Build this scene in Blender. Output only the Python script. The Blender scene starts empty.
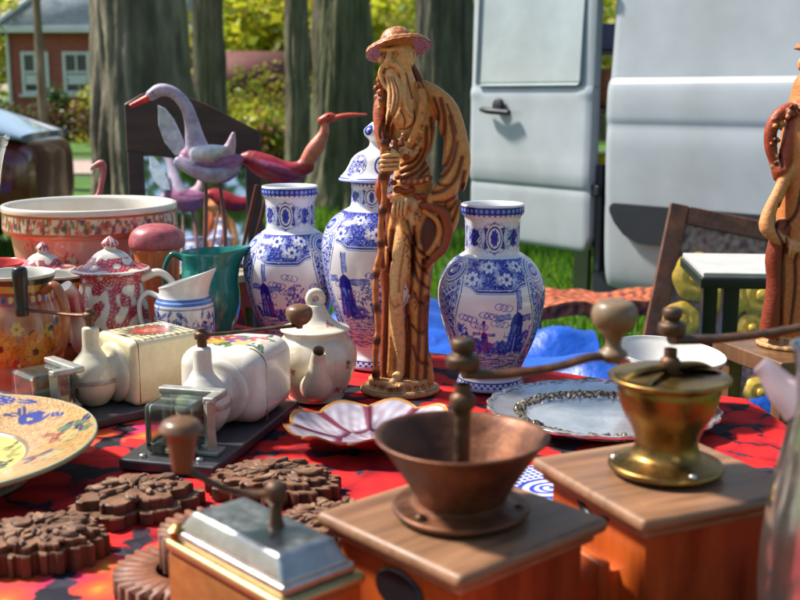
import bpy, bmesh, math, random
import numpy as np
from mathutils import Vector, Matrix
S = bpy.context.scene
COL = S.collection
random.seed(7)
RNG = np.random.default_rng(7)
PI = math.pi
R = math.radians
TZ = 0.75                      # table height

# ------------------------------------------------------------------ mesh helpers
class MB:
    def __init__(s): s.v = []; s.f = []; s.c = []; s.n = 0
    def add(s, V, F, col=(1, 1, 1)):
        V = np.asarray(V, float).reshape(-1, 3)
        col = np.asarray(col, float)
        if col.ndim == 1: col = np.tile(col, (len(V), 1))
        s.v.append(V); s.c.append(col)
        if isinstance(F, np.ndarray): s.f.append(F + s.n)
        else:
            for k in sorted(set(len(f) for f in F)):
                s.f.append(np.array([f for f in F if len(f) == k], int) + s.n)
        s.n += len(V)
        return s
    def build(s, name, mat, parent=None, loc=(0, 0, 0), rot=(0, 0, 0), smooth=True, sharp=58):
        V = np.concatenate(s.v); C = np.concatenate(s.c)
        me = bpy.data.meshes.new(name)
        me.vertices.add(len(V)); me.vertices.foreach_set('co', V.ravel())
        li = np.concatenate([f.ravel() for f in s.f]); tot = np.concatenate([np.full(len(f), f.shape[1]) for f in s.f])
        me.loops.add(len(li)); me.loops.foreach_set('vertex_index', li.astype(np.int32))
        me.polygons.add(len(tot))
        st = np.concatenate([[0], np.cumsum(tot)[:-1]])
        me.polygons.foreach_set('loop_start', st.astype(np.int32)); me.polygons.foreach_set('loop_total', tot.astype(np.int32))
        me.update(calc_edges=True); me.validate()
        a = me.color_attributes.new('Col', 'FLOAT_COLOR', 'POINT')
        a.data.foreach_set('color', np.hstack([C, np.ones((len(C), 1))]).astype(np.float32).ravel())
        if smooth:
            me.shade_smooth()
            if sharp is not None: me.set_sharp_from_angle(angle=R(sharp))
        me.materials.append(mat)
        o = bpy.data.objects.new(name, me); COL.objects.link(o)
        o.location = loc; o.rotation_euler = rot
        if parent is not None: o.parent = parent
        if smooth and len(V) < 9000:
            wn = o.modifiers.new('weighted_normal', 'WEIGHTED_NORMAL'); wn.keep_sharp = True
        return o

def tag(o, label=None, cat=None, group=None, kind=None):
    if label: o['label'] = label
    if cat: o['category'] = cat
    if group: o['group'] = group
    if kind: o['kind'] = kind
    return o
def thing(name, label, cat, loc=(0, 0, 0), rz=0, group=None):
    o = bpy.data.objects.new(name, None); COL.objects.link(o)
    o.location = loc; o.rotation_euler = (0, 0, rz); o.empty_display_size = .05
    return tag(o, label, cat, group)
def copy_tree(o, parent=None):
    c = o.copy(); COL.objects.link(c)
    if parent is not None: c.parent = parent
    for ch in list(o.children): copy_tree(ch, c)
    return c

def spline(P, n):
    P = np.asarray(P, float)
    if len(P) < 3: return P[0] + (P[-1] - P[0]) * np.linspace(0, 1, n)[:, None]
    d = np.r_[0, np.cumsum(np.maximum(np.linalg.norm(np.diff(P[:, :min(3, P.shape[1])], axis=0), axis=1), 1e-9) ** .5)]
    Q = np.vstack([2 * P[0] - P[1], P, 2 * P[-1] - P[-2]])
    t = np.linspace(0, d[-1], n); i = np.clip(np.searchsorted(d, t, 'right') - 1, 0, len(P) - 2)
    u = ((t - d[i]) / (d[i + 1] - d[i]))[:, None]
    a, b, c, e = Q[i], Q[i + 1], Q[i + 2], Q[i + 3]
    return .5 * (2 * b + (c - a) * u + (2 * a - 5 * b + 4 * c - e) * u ** 2 + (3 * b - a - 3 * c + e) * u ** 3)

def grid_faces(rows, cols, wrap):
    i = np.arange(rows - 1)[:, None]; j = np.arange(cols if wrap else cols - 1)[None, :]
    j2 = (j + 1) % cols
    a = i * cols + j; b = i * cols + j2; c = (i + 1) * cols + j2; d = (i + 1) * cols + j
    return np.stack([a, b, c, d], -1).reshape(-1, 4)

def lathe(mb, prof, seg=48, col=(1, 1, 1), canvas=None, at=(0, 0, 0), rmod=None, uoff=0., caps=True, sx=1., sy=1., mat=None):
    """prof: (r, z) from the bottom outwards; canvas is sampled with u round the axis (u=.5 faces -y) and v along the profile."""
    prof = np.asarray(prof, float); n = len(prof)
    u = np.arange(seg) / seg
    th = 2 * PI * (u - .5)
    rr = prof[:, 0][:, None] * np.ones(seg)[None, :]
    zz = prof[:, 1][:, None] * np.ones(seg)[None, :]
    if rmod is not None: rr, zz = rmod(rr, zz, u[None, :] * np.ones((n, 1)))
    X = rr * np.sin(th) * sx; Y = -rr * np.cos(th) * sy
    V = np.stack([X, Y, zz], -1).reshape(-1, 3)
    if canvas is not None:
        s = np.r_[0, np.cumsum(np.linalg.norm(np.diff(prof, axis=0), axis=1))]; s /= s[-1]
        uu = (u[None, :] + uoff) % 1 * np.ones((n, 1)); vv = s[:, None] * np.ones((1, seg))
        col = canvas.sample(uu.ravel(), vv.ravel())
    F = grid_faces(n, seg, True)
    if mat is not None: V = V @ np.asarray(mat).T
    V = V + np.asarray(at)
    mb.add(V, F, col)
    if caps:
        base = mb.n - len(V)
        mb.f.append(np.array([list(range(seg))[::-1]]) + base)
        mb.f.append(np.array([list(range(seg))]) + base + (n - 1) * seg)
    return mb

def tube(mb, path, rad, seg=12, col=(1, 1, 1), n=None, flat=1., caps=True, up=(0, 0, 1)):
    path = np.asarray(path, float)
    rad = np.ones(len(path)) * rad if np.isscalar(rad) else np.asarray(rad, float)
    if n is None and len(path) > 2: n = len(path) * 5
    if n:
        Q = spline(np.hstack([path, rad[:, None]]), n); path, rad = Q[:, :3], np.maximum(Q[:, 3], 1e-5)
    T = np.gradient(path, axis=0); T /= np.linalg.norm(T, axis=1)[:, None] + 1e-12
    up = np.asarray(up, float)
    if abs(T[0] @ up) > .9: up = np.array([1., 0, 0]) if abs(T[0][0]) < .8 else np.array([0, 1., 0])
    N = []; nv = up - T[0] * (up @ T[0])
    for t in T:
        nv = nv - t * (nv @ t); nv = nv / (np.linalg.norm(nv) + 1e-12); N.append(nv)
    N = np.array(N); B = np.cross(T, N)
    th = np.linspace(0, 2 * PI, seg, endpoint=False)
    V = path[:, None, :] + rad[:, None, None] * (np.cos(th)[None, :, None] * B[:, None, :] + flat * np.sin(th)[None, :, None] * N[:, None, :])
    V = V.reshape(-1, 3); m = len(path)
    if np.ndim(col) == 2:
        c = np.asarray(col); ii = np.linspace(0, len(c) - 1, m); k = np.floor(ii).astype(int); k2 = np.minimum(k + 1, len(c) - 1)
        col = np.repeat(c[k] + (c[k2] - c[k]) * (ii - k)[:, None], seg, axis=0)
    mb.add(V, grid_faces(m, seg, True), col)
    if caps:
        base = mb.n - len(V)
        mb.f.append(np.array([list(range(seg))[::-1]]) + base)
        mb.f.append(np.array([list(range(seg))]) + base + (m - 1) * seg)
    return mb

def box(mb, size, center=(0, 0, 0), bevel=.002, seg=2, rot=None, col=(1, 1, 1), taper=1., cuts=0):
    bm = bmesh.new(); bmesh.ops.create_cube(bm, size=1)
    for v in bm.verts:
        k = taper if v.co.z > 0 else 1
        v.co = Vector((v.co.x * size[0] * k, v.co.y * size[1] * k, v.co.z * size[2]))
    if bevel: bmesh.ops.bevel(bm, geom=bm.edges[:], offset=bevel, segments=seg, affect='EDGES', profile=.5)
    V = np.array([v.co[:] for v in bm.verts]); bm.verts.index_update()
    F = [[v.index for v in f.verts] for f in bm.faces]; bm.free()
    if rot is not None: V = V @ np.array(rot).T
    return mb.add(V + np.asarray(center), F, col)

def prism(mb, pts, z0, z1, bevel=.001, col=(1, 1, 1), topcol=None):
    P = np.asarray(pts, float); c = P.mean(0); n = len(P)
    d = P - c; L = np.linalg.norm(d, axis=1)[:, None] + 1e-9
    ins = c + d * np.maximum(L - bevel, .001) / L
    V = np.vstack([np.c_[P, np.full(n, z0)], np.c_[P, np.full(n, z1 - bevel)], np.c_[ins, np.full(n, z1)]])
    C = np.tile(np.asarray(col, float), (3 * n, 1))
    if topcol is not None: C[2 * n:] = topcol
    mb.add(V, grid_faces(3, n, True), C)
    b = mb.n - 3 * n
    mb.f.append(np.array([list(range(n))[::-1]]) + b); mb.f.append(np.array([list(range(n))]) + b + 2 * n)
    return mb

def rotz(a): return np.array([[math.cos(a), -math.sin(a), 0], [math.sin(a), math.cos(a), 0], [0, 0, 1]])
def rotx(a): return np.array([[1, 0, 0], [0, math.cos(a), -math.sin(a)], [0, math.sin(a), math.cos(a)]])
def roty(a): return np.array([[math.cos(a), 0, math.sin(a)], [0, 1, 0], [-math.sin(a), 0, math.cos(a)]])

# ------------------------------------------------------------------ painted decoration (sampled into mesh colours)
def bandnoise(W, H, lam, bw=.25, seed=0):
    r = np.random.default_rng(seed); f = np.fft.rfft2(r.standard_normal((H, W)))
    k = np.hypot(np.fft.fftfreq(H)[:, None], np.fft.rfftfreq(W)[None, :]) * lam
    x = np.fft.irfft2(f * np.exp(-((k - 1) / bw) ** 2), s=(H, W))
    return x / x.std()
class Canvas:
    def __init__(s, W, H, bg=(.8, .8, .8)):
        s.W, s.H = W, H; s.a = np.ones((H, W, 3)) * np.asarray(bg, float)
    def sample(s, u, v):
        x = u * s.W - .5; y = (1 - v) * s.H - .5
        x0 = np.floor(x).astype(int); y0 = np.floor(y).astype(int); fx = (x - x0)[:, None]; fy = (y - y0)[:, None]
        y0c = np.clip(y0, 0, s.H - 1); y1c = np.clip(y0 + 1, 0, s.H - 1)
        g = lambda yy, xx: s.a[yy, xx % s.W]
        return (g(y0c, x0) * (1 - fx) + g(y0c, x0 + 1) * fx) * (1 - fy) + (g(y1c, x0) * (1 - fx) + g(y1c, x0 + 1) * fx) * fy
    def _win(s, x0, y0, x1, y1):
        x0 = max(0, int(x0) - 2); y0 = max(0, int(y0) - 2); x1 = min(s.W, int(x1) + 3); y1 = min(s.H, int(y1) + 3)
        if x1 <= x0 or y1 <= y0: return None
        Y, X = np.mgrid[y0:y1, x0:x1]
        return X + .5, Y + .5, (slice(y0, y1), slice(x0, x1))
    def put(s, sl, m, c, al=1.):
        m = np.clip(m, 0, 1)[..., None] * al
        s.a[sl] = s.a[sl] * (1 - m) + np.asarray(c, float) * m
    def mask(s, m, c, al=1.): s.put((slice(None), slice(None)), m, c, al)
    def ell(s, x, y, rx, ry, c, ang=0., al=1.):
        w = s._win(x - max(rx, ry), y - max(rx, ry), x + max(rx, ry), y + max(rx, ry))
        if w is None: return s
        X, Y, sl = w; dx = X - x; dy = Y - y; ca, sa = math.cos(ang), math.sin(ang)
        p = (dx * ca + dy * sa) / rx; q = (-dx * sa + dy * ca) / ry
        s.put(sl, (1 - np.hypot(p, q)) * min(rx, ry) + .5, c, al); return s
    def disk(s, x, y, r, c, al=1.): return s.ell(x, y, r, r, c, 0, al)
    def ring(s, x, y, rx, ry, w, c, ang=0.):
        k = s._win(x - max(rx, ry) - w, y - max(rx, ry) - w, x + max(rx, ry) + w, y + max(rx, ry) + w)
        if k is None: return s
        X, Y, sl = k; dx = X - x; dy = Y - y; ca, sa = math.cos(ang), math.sin(ang)
        d = abs(np.hypot((dx * ca + dy * sa) / rx, (-dx * sa + dy * ca) / ry) - 1) * min(rx, ry)
        s.put(sl, w / 2 - d + .5, c); return s
    def line(s, P, w, c, al=1., smooth=0):
        P = np.asarray(P, float)
        if smooth: P = spline(P, smooth)
        k = s._win(P[:, 0].min() - w, P[:, 1].min() - w, P[:, 0].max() + w, P[:, 1].max() + w)
        if k is None: return s
        X, Y, sl = k; d = np.full(X.shape, 1e9)
        for a, b in zip(P[:-1], P[1:]):
            e = b - a; t = np.clip(((X - a[0]) * e[0] + (Y - a[1]) * e[1]) / (e @ e + 1e-9), 0, 1)
            d = np.minimum(d, np.hypot(X - a[0] - t * e[0], Y - a[1] - t * e[1]))
        s.put(sl, w / 2 - d + .5, c, al); return s
    def poly(s, P, c, al=1.):
        P = np.asarray(P, float)
        k = s._win(P[:, 0].min(), P[:, 1].min(), P[:, 0].max(), P[:, 1].max())
        if k is None: return s
        X, Y, sl = k; ins = np.zeros(X.shape, bool)
        for a, b in zip(P, np.roll(P, -1, 0)):
            cr = (a[1] > Y) != (b[1] > Y)
            ins ^= cr & (X < (b[0] - a[0]) * (Y - a[1]) / (b[1] - a[1] + 1e-12) + a[0])
        s.put(sl, ins * 1., c, al); return s
    def flower(s, x, y, r, petal, core, n=6, outline=None, a0=0., k=.52):
        for i in range(n):
            a = a0 + 2 * PI * i / n; px, py = x + math.cos(a) * r * .58, y + math.sin(a) * r * .58
            if outline is not None: s.ell(px, py, r * .46 + 1.5, r * k * .6 + 1.5, outline, a)
            s.ell(px, py, r * .46, r * k * .6, petal, a)
        s.disk(x, y, r * .26, core); return s
    def leaf(s, x, y, L, w, ang, c, vein=None):
        s.ell(x + math.cos(ang) * L / 2, y + math.sin(ang) * L / 2, L / 2, w / 2, c, ang)
        if vein is not None: s.line([(x, y), (x + math.cos(ang) * L, y + math.sin(ang) * L)], max(1, w * .12), vein)
        return s
    def scroll(s, x, y, r, turns, a0, w, c, sgn=1, n=26):
        t = np.linspace(0, 1, n); rr = r * (1 - .85 * t); a = a0 + sgn * 2 * PI * turns * t
        return s.line(np.c_[x + rr * np.cos(a), y + rr * np.sin(a)], w, c)

# ------------------------------------------------------------------ signed distance sculpting
class Sculpt:
    def __init__(s): s.pr = []; s.gr = []; s.disp = []
    def cap(s, a, b, ra, rb=None, k=2., col=None, sub=False):
        s.pr.append(('cap', np.asarray(a, float), np.asarray(b, float), ra, ra if rb is None else rb, k, col, sub)); return s
    def tube(s, P, rad, k=2., col=None, n=None, sub=False):
        P = np.asarray(P, float); rad = np.ones(len(P)) * rad if np.isscalar(rad) else np.asarray(rad, float)
        Q = spline(np.hstack([P, rad[:, None]]), n or len(P) * 3) if len(P) > 2 else np.hstack([P, rad[:, None]])
        s.pr.append(('tube', Q[:, :3], None, Q[:, 3], None, k, col, sub)); return s
    def ell(s, c, r, k=2., col=None, rot=None, sub=False):
        s.pr.append(('ell', np.asarray(c, float), np.eye(3) if rot is None else np.asarray(rot), np.ones(3) * np.asarray(r, float), None, k, col, sub)); return s
    def groove(s, P, w, depth, col=None, n=None, yr=(-1e9, 1e9)):
        P = np.asarray(P, float); s.gr.append((spline(P, n or len(P) * 4), w, depth, col, yr)); return s
    @staticmethod
    def _seg(P, a, b, ra, rb):
        e = b - a; t = np.clip(((P - a) @ e) / (e @ e + 1e-12), 0, 1)
        return np.linalg.norm(P - a - t[..., None] * e, axis=-1) - (ra + (rb - ra) * t)
    def d(s, p, P):
        if p[0] == 'cap': return s._seg(P, p[1], p[2], p[3], p[4])
        if p[0] == 'tube':
            o = None
            for i in range(len(p[1]) - 1):
                q = s._seg(P, p[1][i], p[1][i + 1], p[3][i], p[3][i + 1]); o = q if o is None else np.minimum(o, q)
            return o
        L = (P - p[1]) @ p[2]; k0 = np.linalg.norm(L / p[3], axis=-1); k1 = np.linalg.norm(L / p[3] ** 2, axis=-1)
        return k0 * (k0 - 1) / (k1 + 1e-9)
    def bb(s, p):
        if p[0] == 'cap': Q = np.array([p[1], p[2]]); m = max(p[3], p[4])
        elif p[0] == 'tube': Q = p[1]; m = p[3].max()
        else: Q = p[1][None]; m = p[3].max()
        return Q.min(0) - m, Q.max(0) + m
    @staticmethod
    def pd(X, Z, P):
        d = np.full(X.shape, 1e9)
        for a, b in zip(P[:-1], P[1:]):
            e = b - a; t = np.clip(((X - a[0]) * e[0] + (Z - a[1]) * e[1]) / (e @ e + 1e-9), 0, 1)
            d = np.minimum(d, np.hypot(X - a[0] - t * e[0], Z - a[1] - t * e[1]))
        return d
    def mesh(s, h, base=(.5, .5, .5), colk=1.2):
        B = [s.bb(p) for p in s.pr if not p[7]]
        lo = np.min([b[0] for b in B], 0) - 3 * h; hi = np.max([b[1] for b in B], 0) + 3 * h
        N = np.ceil((hi - lo) / h).astype(int) + 1
        ax = [lo[i] + h * np.arange(N[i]) for i in range(3)]
        D = np.full(tuple(N), 50. * h, np.float32)
        for p in s.pr:
            b0, b1 = s.bb(p); m = 3 * h + p[5] * 2
            i0 = np.maximum(np.floor((b0 - m - lo) / h).astype(int), 0); i1 = np.minimum(np.ceil((b1 + m - lo) / h).astype(int) + 1, N)
            if (i1 <= i0).any(): continue
            G = np.stack(np.meshgrid(*[ax[i][i0[i]:i1[i]] for i in range(3)], indexing='ij'), -1)
            d = s.d(p, G).astype(np.float32); sl = tuple(slice(i0[i], i1[i]) for i in range(3)); o = D[sl]; k = max(p[5], 1e-4)
            if p[7]: q = -d; D[sl] = np.maximum(o, q) + np.maximum(k - abs(o - q), 0) ** 2 / (4 * k)
            else: D[sl] = np.minimum(o, d) - np.maximum(k - abs(o - d), 0) ** 2 / (4 * k)
        for P, w, dep, col, yr in s.gr:
            i0 = np.floor((P.min(0) - 3 * w - lo[[0, 2]]) / h).astype(int).clip(0); i1 = (np.ceil((P.max(0) + 3 * w - lo[[0, 2]]) / h).astype(int) + 1)
            X, Z = np.meshgrid(ax[0][i0[0]:i1[0]], ax[2][i0[1]:i1[1]], indexing='ij')
            g = dep * np.exp(-(s.pd(X, Z, P) / w) ** 2)
            ym = ((ax[1] > yr[0]) & (ax[1] < yr[1])).astype(np.float32)
            D[i0[0]:i1[0], :, i0[1]:i1[1]] += g[:, None, :].astype(np.float32) * ym[None, :, None]
        V, F = nets(D, lo, h)
        W = np.zeros(len(V)); C = np.zeros((len(V), 3))
        for p in s.pr:
            if p[6] is None or p[7]: continue
            b0, b1 = s.bb(p); sel = ((V > b0 - 4 * h) & (V < b1 + 4 * h)).all(1)
            if not sel.any(): continue
            w = np.exp(-np.maximum(s.d(p, V[sel]), -.5 * colk) / colk * 2.); W[sel] += w; C[sel] += w[:, None] * np.asarray(p[6])
        C = np.where(W[:, None] > 1e-4, C / np.maximum(W, 1e-4)[:, None], np.asarray(base))
        for P, w, dep, col, yr in s.gr:
            if col is None: continue
            sel = (V[:, 1] > yr[0]) & (V[:, 1] < yr[1])
            m = np.exp(-(s.pd(V[:, 0], V[:, 2], P) / (w * 1.2)) ** 2)[:, None] * sel[:, None]
            C = C * (1 - m) + np.asarray(col) * m
        return V, F, C
def nets(D, lo, h):
    s = D < 0; c = np.zeros(tuple(n - 1 for n in D.shape), np.int8)
    O = [(i, j, k) for i in (0, 1) for j in (0, 1) for k in (0, 1)]
    sh = lambda A, o: A[o[0]:A.shape[0] - 1 + o[0], o[1]:A.shape[1] - 1 + o[1], o[2]:A.shape[2] - 1 + o[2]]
    for o in O: c += sh(s, o)
    act = (c > 0) & (c < 8); I = np.argwhere(act); idx = np.full(act.shape, -1, np.int64); idx[act] = np.arange(len(I))
    P = np.zeros((len(I), 3)); n = np.zeros(len(I))
    val = {o: D[I[:, 0] + o[0], I[:, 1] + o[1], I[:, 2] + o[2]] for o in O}
    for a in O:
        for ax in range(3):
            if a[ax]: continue
            b = tuple(1 if i == ax else a[i] for i in range(3)); va, vb = val[a], val[b]; x = (va < 0) != (vb < 0)
            t = np.where(x, va / np.where(x, va - vb, 1), 0); q = np.array(a, float)[None] * np.ones((len(I), 1)); q[:, ax] = t
            P += q * x[:, None]; n += x
    V = lo + h * (I + P / n[:, None])
    F = []
    for ax in range(3):
        o1, o2 = [(1, 2), (2, 0), (0, 1)][ax]
        sa = np.take(s, range(D.shape[ax] - 1), ax); sb = np.take(s, range(1, D.shape[ax]), ax)
        for flip in (False, True):
            E = np.argwhere((sa & ~sb) if not flip else (~sa & sb))
            E = E[(E[:, o1] > 0) & (E[:, o2] > 0) & (E[:, o1] < act.shape[o1]) & (E[:, o2] < act.shape[o2])]
            if not len(E): continue
            q = []
            for d1, d2 in ((1, 1), (0, 1), (0, 0), (1, 0)):
                k = E.copy(); k[:, o1] -= d1; k[:, o2] -= d2; q.append(idx[k[:, 0], k[:, 1], k[:, 2]])
            q = np.stack(q if not flip else q[::-1], -1); F.append(q[(q >= 0).all(1)])
    return V, np.concatenate(F)

# ------------------------------------------------------------------ materials
def nodemat(name):
    m = bpy.data.materials.new(name); m.use_nodes = True; nt = m.node_tree
    for n in list(nt.nodes): nt.nodes.remove(n)
    return m, nt
def N(nt, t, **kw):
    n = nt.nodes.new(t)
    for k, v in kw.items():
        if k in n.inputs.keys() if not k.startswith('_') else False: n.inputs[k].default_value = v
        else: setattr(n, k.lstrip('_'), v)
    return n
def pmat(name, color=None, rough=.5, metal=0., coat=0., nscale=0., namt=.2, bscale=0., bstr=.2, stretch=(1, 1, 1), spec=.5, trans=0., ior=1.45, sub=0., hue=None, rvar=0., bdist=.002, wear=None):
    """Principled; colour from the 'Col' mesh colours when color is None; value noise, bump noise, optional second tint."""
    m, nt = nodemat(name); L = nt.links.new
    out = N(nt, 'ShaderNodeOutputMaterial'); b = N(nt, 'ShaderNodeBsdfPrincipled'); L(b.outputs[0], out.inputs[0])
    b.inputs['Roughness'].default_value = rough; b.inputs['Metallic'].default_value = metal
    b.inputs['Coat Weight'].default_value = coat; b.inputs['Coat Roughness'].default_value = .06; b.inputs['IOR'].default_value = ior
    b.inputs['Specular IOR Level'].default_value = spec; b.inputs['Transmission Weight'].default_value = trans
    if color is None:
        a = N(nt, 'ShaderNodeAttribute'); a.attribute_name = 'Col'; src = a.outputs['Color']
    else:
        a = N(nt, 'ShaderNodeRGB'); a.outputs[0].default_value = (*color, 1); src = a.outputs[0]
    tc = N(nt, 'ShaderNodeTexCoord'); mp = N(nt, 'ShaderNodeMapping'); mp.inputs['Scale'].default_value = stretch; L(tc.outputs['Object'], mp.inputs[0])
    if nscale:
        nz = N(nt, 'ShaderNodeTexNoise'); nz.inputs['Scale'].default_value = nscale; nz.inputs['Detail'].default_value = 8; nz.inputs['Roughness'].default_value = .65; L(mp.outputs[0], nz.inputs['Vector'])
        cr = N(nt, 'ShaderNodeMapRange'); cr.inputs['From Min'].default_value = .3; cr.inputs['From Max'].default_value = .7
        cr.inputs['To Min'].default_value = 1 - namt; cr.inputs['To Max'].default_value = 1 + namt * .6; L(nz.outputs['Fac'], cr.inputs['Value'])
        if hue is not None:
            mx = N(nt, 'ShaderNodeMix', _data_type='RGBA'); nz2 = N(nt, 'ShaderNodeTexNoise'); nz2.inputs['Scale'].default_value = nscale * .37; nz2.inputs['Detail'].default_value = 5; L(mp.outputs[0], nz2.inputs['Vector'])
            c2 = N(nt, 'ShaderNodeMapRange'); c2.inputs['From Min'].default_value = .42; c2.inputs['From Max'].default_value = .66; L(nz2.outputs['Fac'], c2.inputs['Value'])
            L(c2.outputs[0], mx.inputs[0]); L(src, mx.inputs[6]); mx.inputs[7].default_value = (*hue, 1); src = mx.outputs[2]
        vm = N(nt, 'ShaderNodeVectorMath', _operation='MULTIPLY'); L(src, vm.inputs[0]); L(cr.outputs[0], vm.inputs[1]); src = vm.outputs[0]
        if rvar:
            rr = N(nt, 'ShaderNodeMapRange'); rr.inputs['From Min'].default_value = .3; rr.inputs['From Max'].default_value = .7
            rr.inputs['To Min'].default_value = max(0, rough - rvar); rr.inputs['To Max'].default_value = min(1, rough + rvar); L(nz.outputs['Fac'], rr.inputs['Value']); L(rr.outputs[0], b.inputs['Roughness'])
    if wear is not None:
        bv = N(nt, 'ShaderNodeBevel'); bv.samples = 6; bv.inputs['Radius'].default_value = wear[0]; ge = N(nt, 'ShaderNodeNewGeometry')
        dt = N(nt, 'ShaderNodeVectorMath', _operation='DOT_PRODUCT'); L(bv.outputs[0], dt.inputs[0]); L(ge.outputs['Normal'], dt.inputs[1])
        wr = N(nt, 'ShaderNodeMapRange'); wr.inputs['From Min'].default_value = .995; wr.inputs['From Max'].default_value = .93; wr.inputs['To Max'].default_value = .85; L(dt.outputs['Value'], wr.inputs['Value'])
        wz = N(nt, 'ShaderNodeTexNoise'); wz.inputs['Scale'].default_value = 55; wz.inputs['Detail'].default_value = 5; L(tc.outputs['Object'], wz.inputs['Vector'])
        w2 = N(nt, 'ShaderNodeMapRange'); w2.inputs['From Min'].default_value = .42; w2.inputs['From Max'].default_value = .58; L(wz.outputs['Fac'], w2.inputs['Value'])
        wm = N(nt, 'ShaderNodeMath', _operation='MULTIPLY'); L(wr.outputs[0], wm.inputs[0]); L(w2.outputs[0], wm.inputs[1])
        wx = N(nt, 'ShaderNodeMix', _data_type='RGBA'); L(wm.outputs[0], wx.inputs[0]); L(src, wx.inputs[6]); wx.inputs[7].default_value = (*wear[1], 1); src = wx.outputs[2]
    L(src, b.inputs['Base Color'])
    if sub: b.inputs['Subsurface Weight'].default_value = sub; b.inputs['Subsurface Radius'].default_value = (.01, .006, .004); b.inputs['Subsurface Scale'].default_value = .4
    if bscale:
        bn = N(nt, 'ShaderNodeTexNoise'); bn.inputs['Scale'].default_value = bscale; bn.inputs['Detail'].default_value = 6; L(mp.outputs[0], bn.inputs['Vector'])
        bp = N(nt, 'ShaderNodeBump'); bp.inputs['Strength'].default_value = bstr; bp.inputs['Distance'].default_value = bdist; L(bn.outputs['Fac'], bp.inputs['Height']); L(bp.outputs[0], b.inputs['Normal'])
    return m
def leafmat(name, tr=.5):
    m, nt = nodemat(name); L = nt.links.new
    out = N(nt, 'ShaderNodeOutputMaterial'); a = N(nt, 'ShaderNodeAttribute'); a.attribute_name = 'Col'
    d = N(nt, 'ShaderNodeBsdfPrincipled'); d.inputs['Roughness'].default_value = .45; t = N(nt, 'ShaderNodeBsdfTranslucent'); mx = N(nt, 'ShaderNodeMixShader'); mx.inputs[0].default_value = tr
    L(a.outputs['Color'], d.inputs['Base Color']); L(a.outputs['Color'], t.inputs[0]); L(d.outputs[0], mx.inputs[1]); L(t.outputs[0], mx.inputs[2]); L(mx.outputs[0], out.inputs[0])
    return m

CER = pmat('glazed_ceramic', None, .16, coat=.35, nscale=35, namt=.05, bscale=9, bstr=.05)
CERM = pmat('aged_ceramic', None, .22, coat=.25, nscale=60, namt=.12, hue=None, bscale=25, bstr=.06, rvar=.08)
RESIN = pmat('antiqued_resin', None, .50, nscale=170, namt=.30, bscale=300, bstr=.45, coat=.03, rvar=.12)
STRAWM = pmat('glazed_resin_straw', None, .42, nscale=220, namt=.25, bscale=300, bstr=.3, coat=.1)
WOODO = pmat('red_brown_wood', (.50, .100, .016), .36, nscale=26, namt=.55, stretch=(1, 1, .16), bscale=60, bstr=.12, hue=(.27, .040, .008), coat=.2, rvar=.12, wear=(.007, (.13, .03, .012)))
WOODT = pmat('worn_brown_wood', (.30, .155, .078), .46, nscale=75, namt=.42, stretch=(.07, 1, 1), wear=(.006, (.46, .29, .15)), bscale=80, bstr=.18, hue=(.19, .085, .042), coat=.05, rvar=.12)
WOODK = pmat('dark_turned_wood', (.16, .075, .032), .38, nscale=40, namt=.4, stretch=(1, 1, .2), bscale=90, bstr=.12, coat=.15)
WOODC = pmat('carved_teak', None, .52, nscale=60, namt=.5, bscale=140, bstr=.3, rvar=.15)
IRON = pmat('rusty_iron', (.10, .066, .045), .5, metal=.65, nscale=70, namt=.5, hue=(.16, .065, .03), bscale=160, bstr=.3, rvar=.15)
HOPP = pmat('rusty_hopper_iron', (.125, .052, .030), .48, metal=.55, nscale=45, namt=.5, hue=(.19, .07, .03), bscale=120, bstr=.25, rvar=.15)
BRASS = pmat('tarnished_brass', (.30, .19, .05), .36, metal=.95, nscale=40, namt=.4, hue=(.22, .11, .035), bscale=70, bstr=.12, rvar=.14)
STEEL = pmat('worn_steel', (.46, .46, .43), .38, metal=1., nscale=50, namt=.25, bscale=60, bstr=.08, rvar=.12)
ZINC = pmat('grey_cast_metal', (.42, .41, .36), .42, metal=.5, nscale=60, namt=.3, bscale=120, bstr=.2, rvar=.1)
BLK = pmat('black_lacquer', (.012, .013, .016), .3, nscale=40, namt=.3)
BOARDM = pmat('dark_painted_board', (.05, .05, .055), .34, nscale=30, namt=.35, bscale=60, bstr=.1, rvar=.12)
GLASSG = pmat('green_tinted_glass', (.66, .78, .66), .05, trans=.95, ior=1.5, bscale=30, bstr=.06)
GLASSC = pmat('clear_glass', (.97, .98, .97), .03, trans=.97, ior=1.3)
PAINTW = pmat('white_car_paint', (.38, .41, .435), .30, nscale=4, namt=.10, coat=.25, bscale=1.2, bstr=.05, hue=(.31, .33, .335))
LEAF = leafmat('leaf_green'); BARK = pmat('beech_bark', None, .85, nscale=9, namt=.6, stretch=(1, 1, .22), bscale=18, bstr=1., bdist=.05, hue=(.12, .10, .06))
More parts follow.
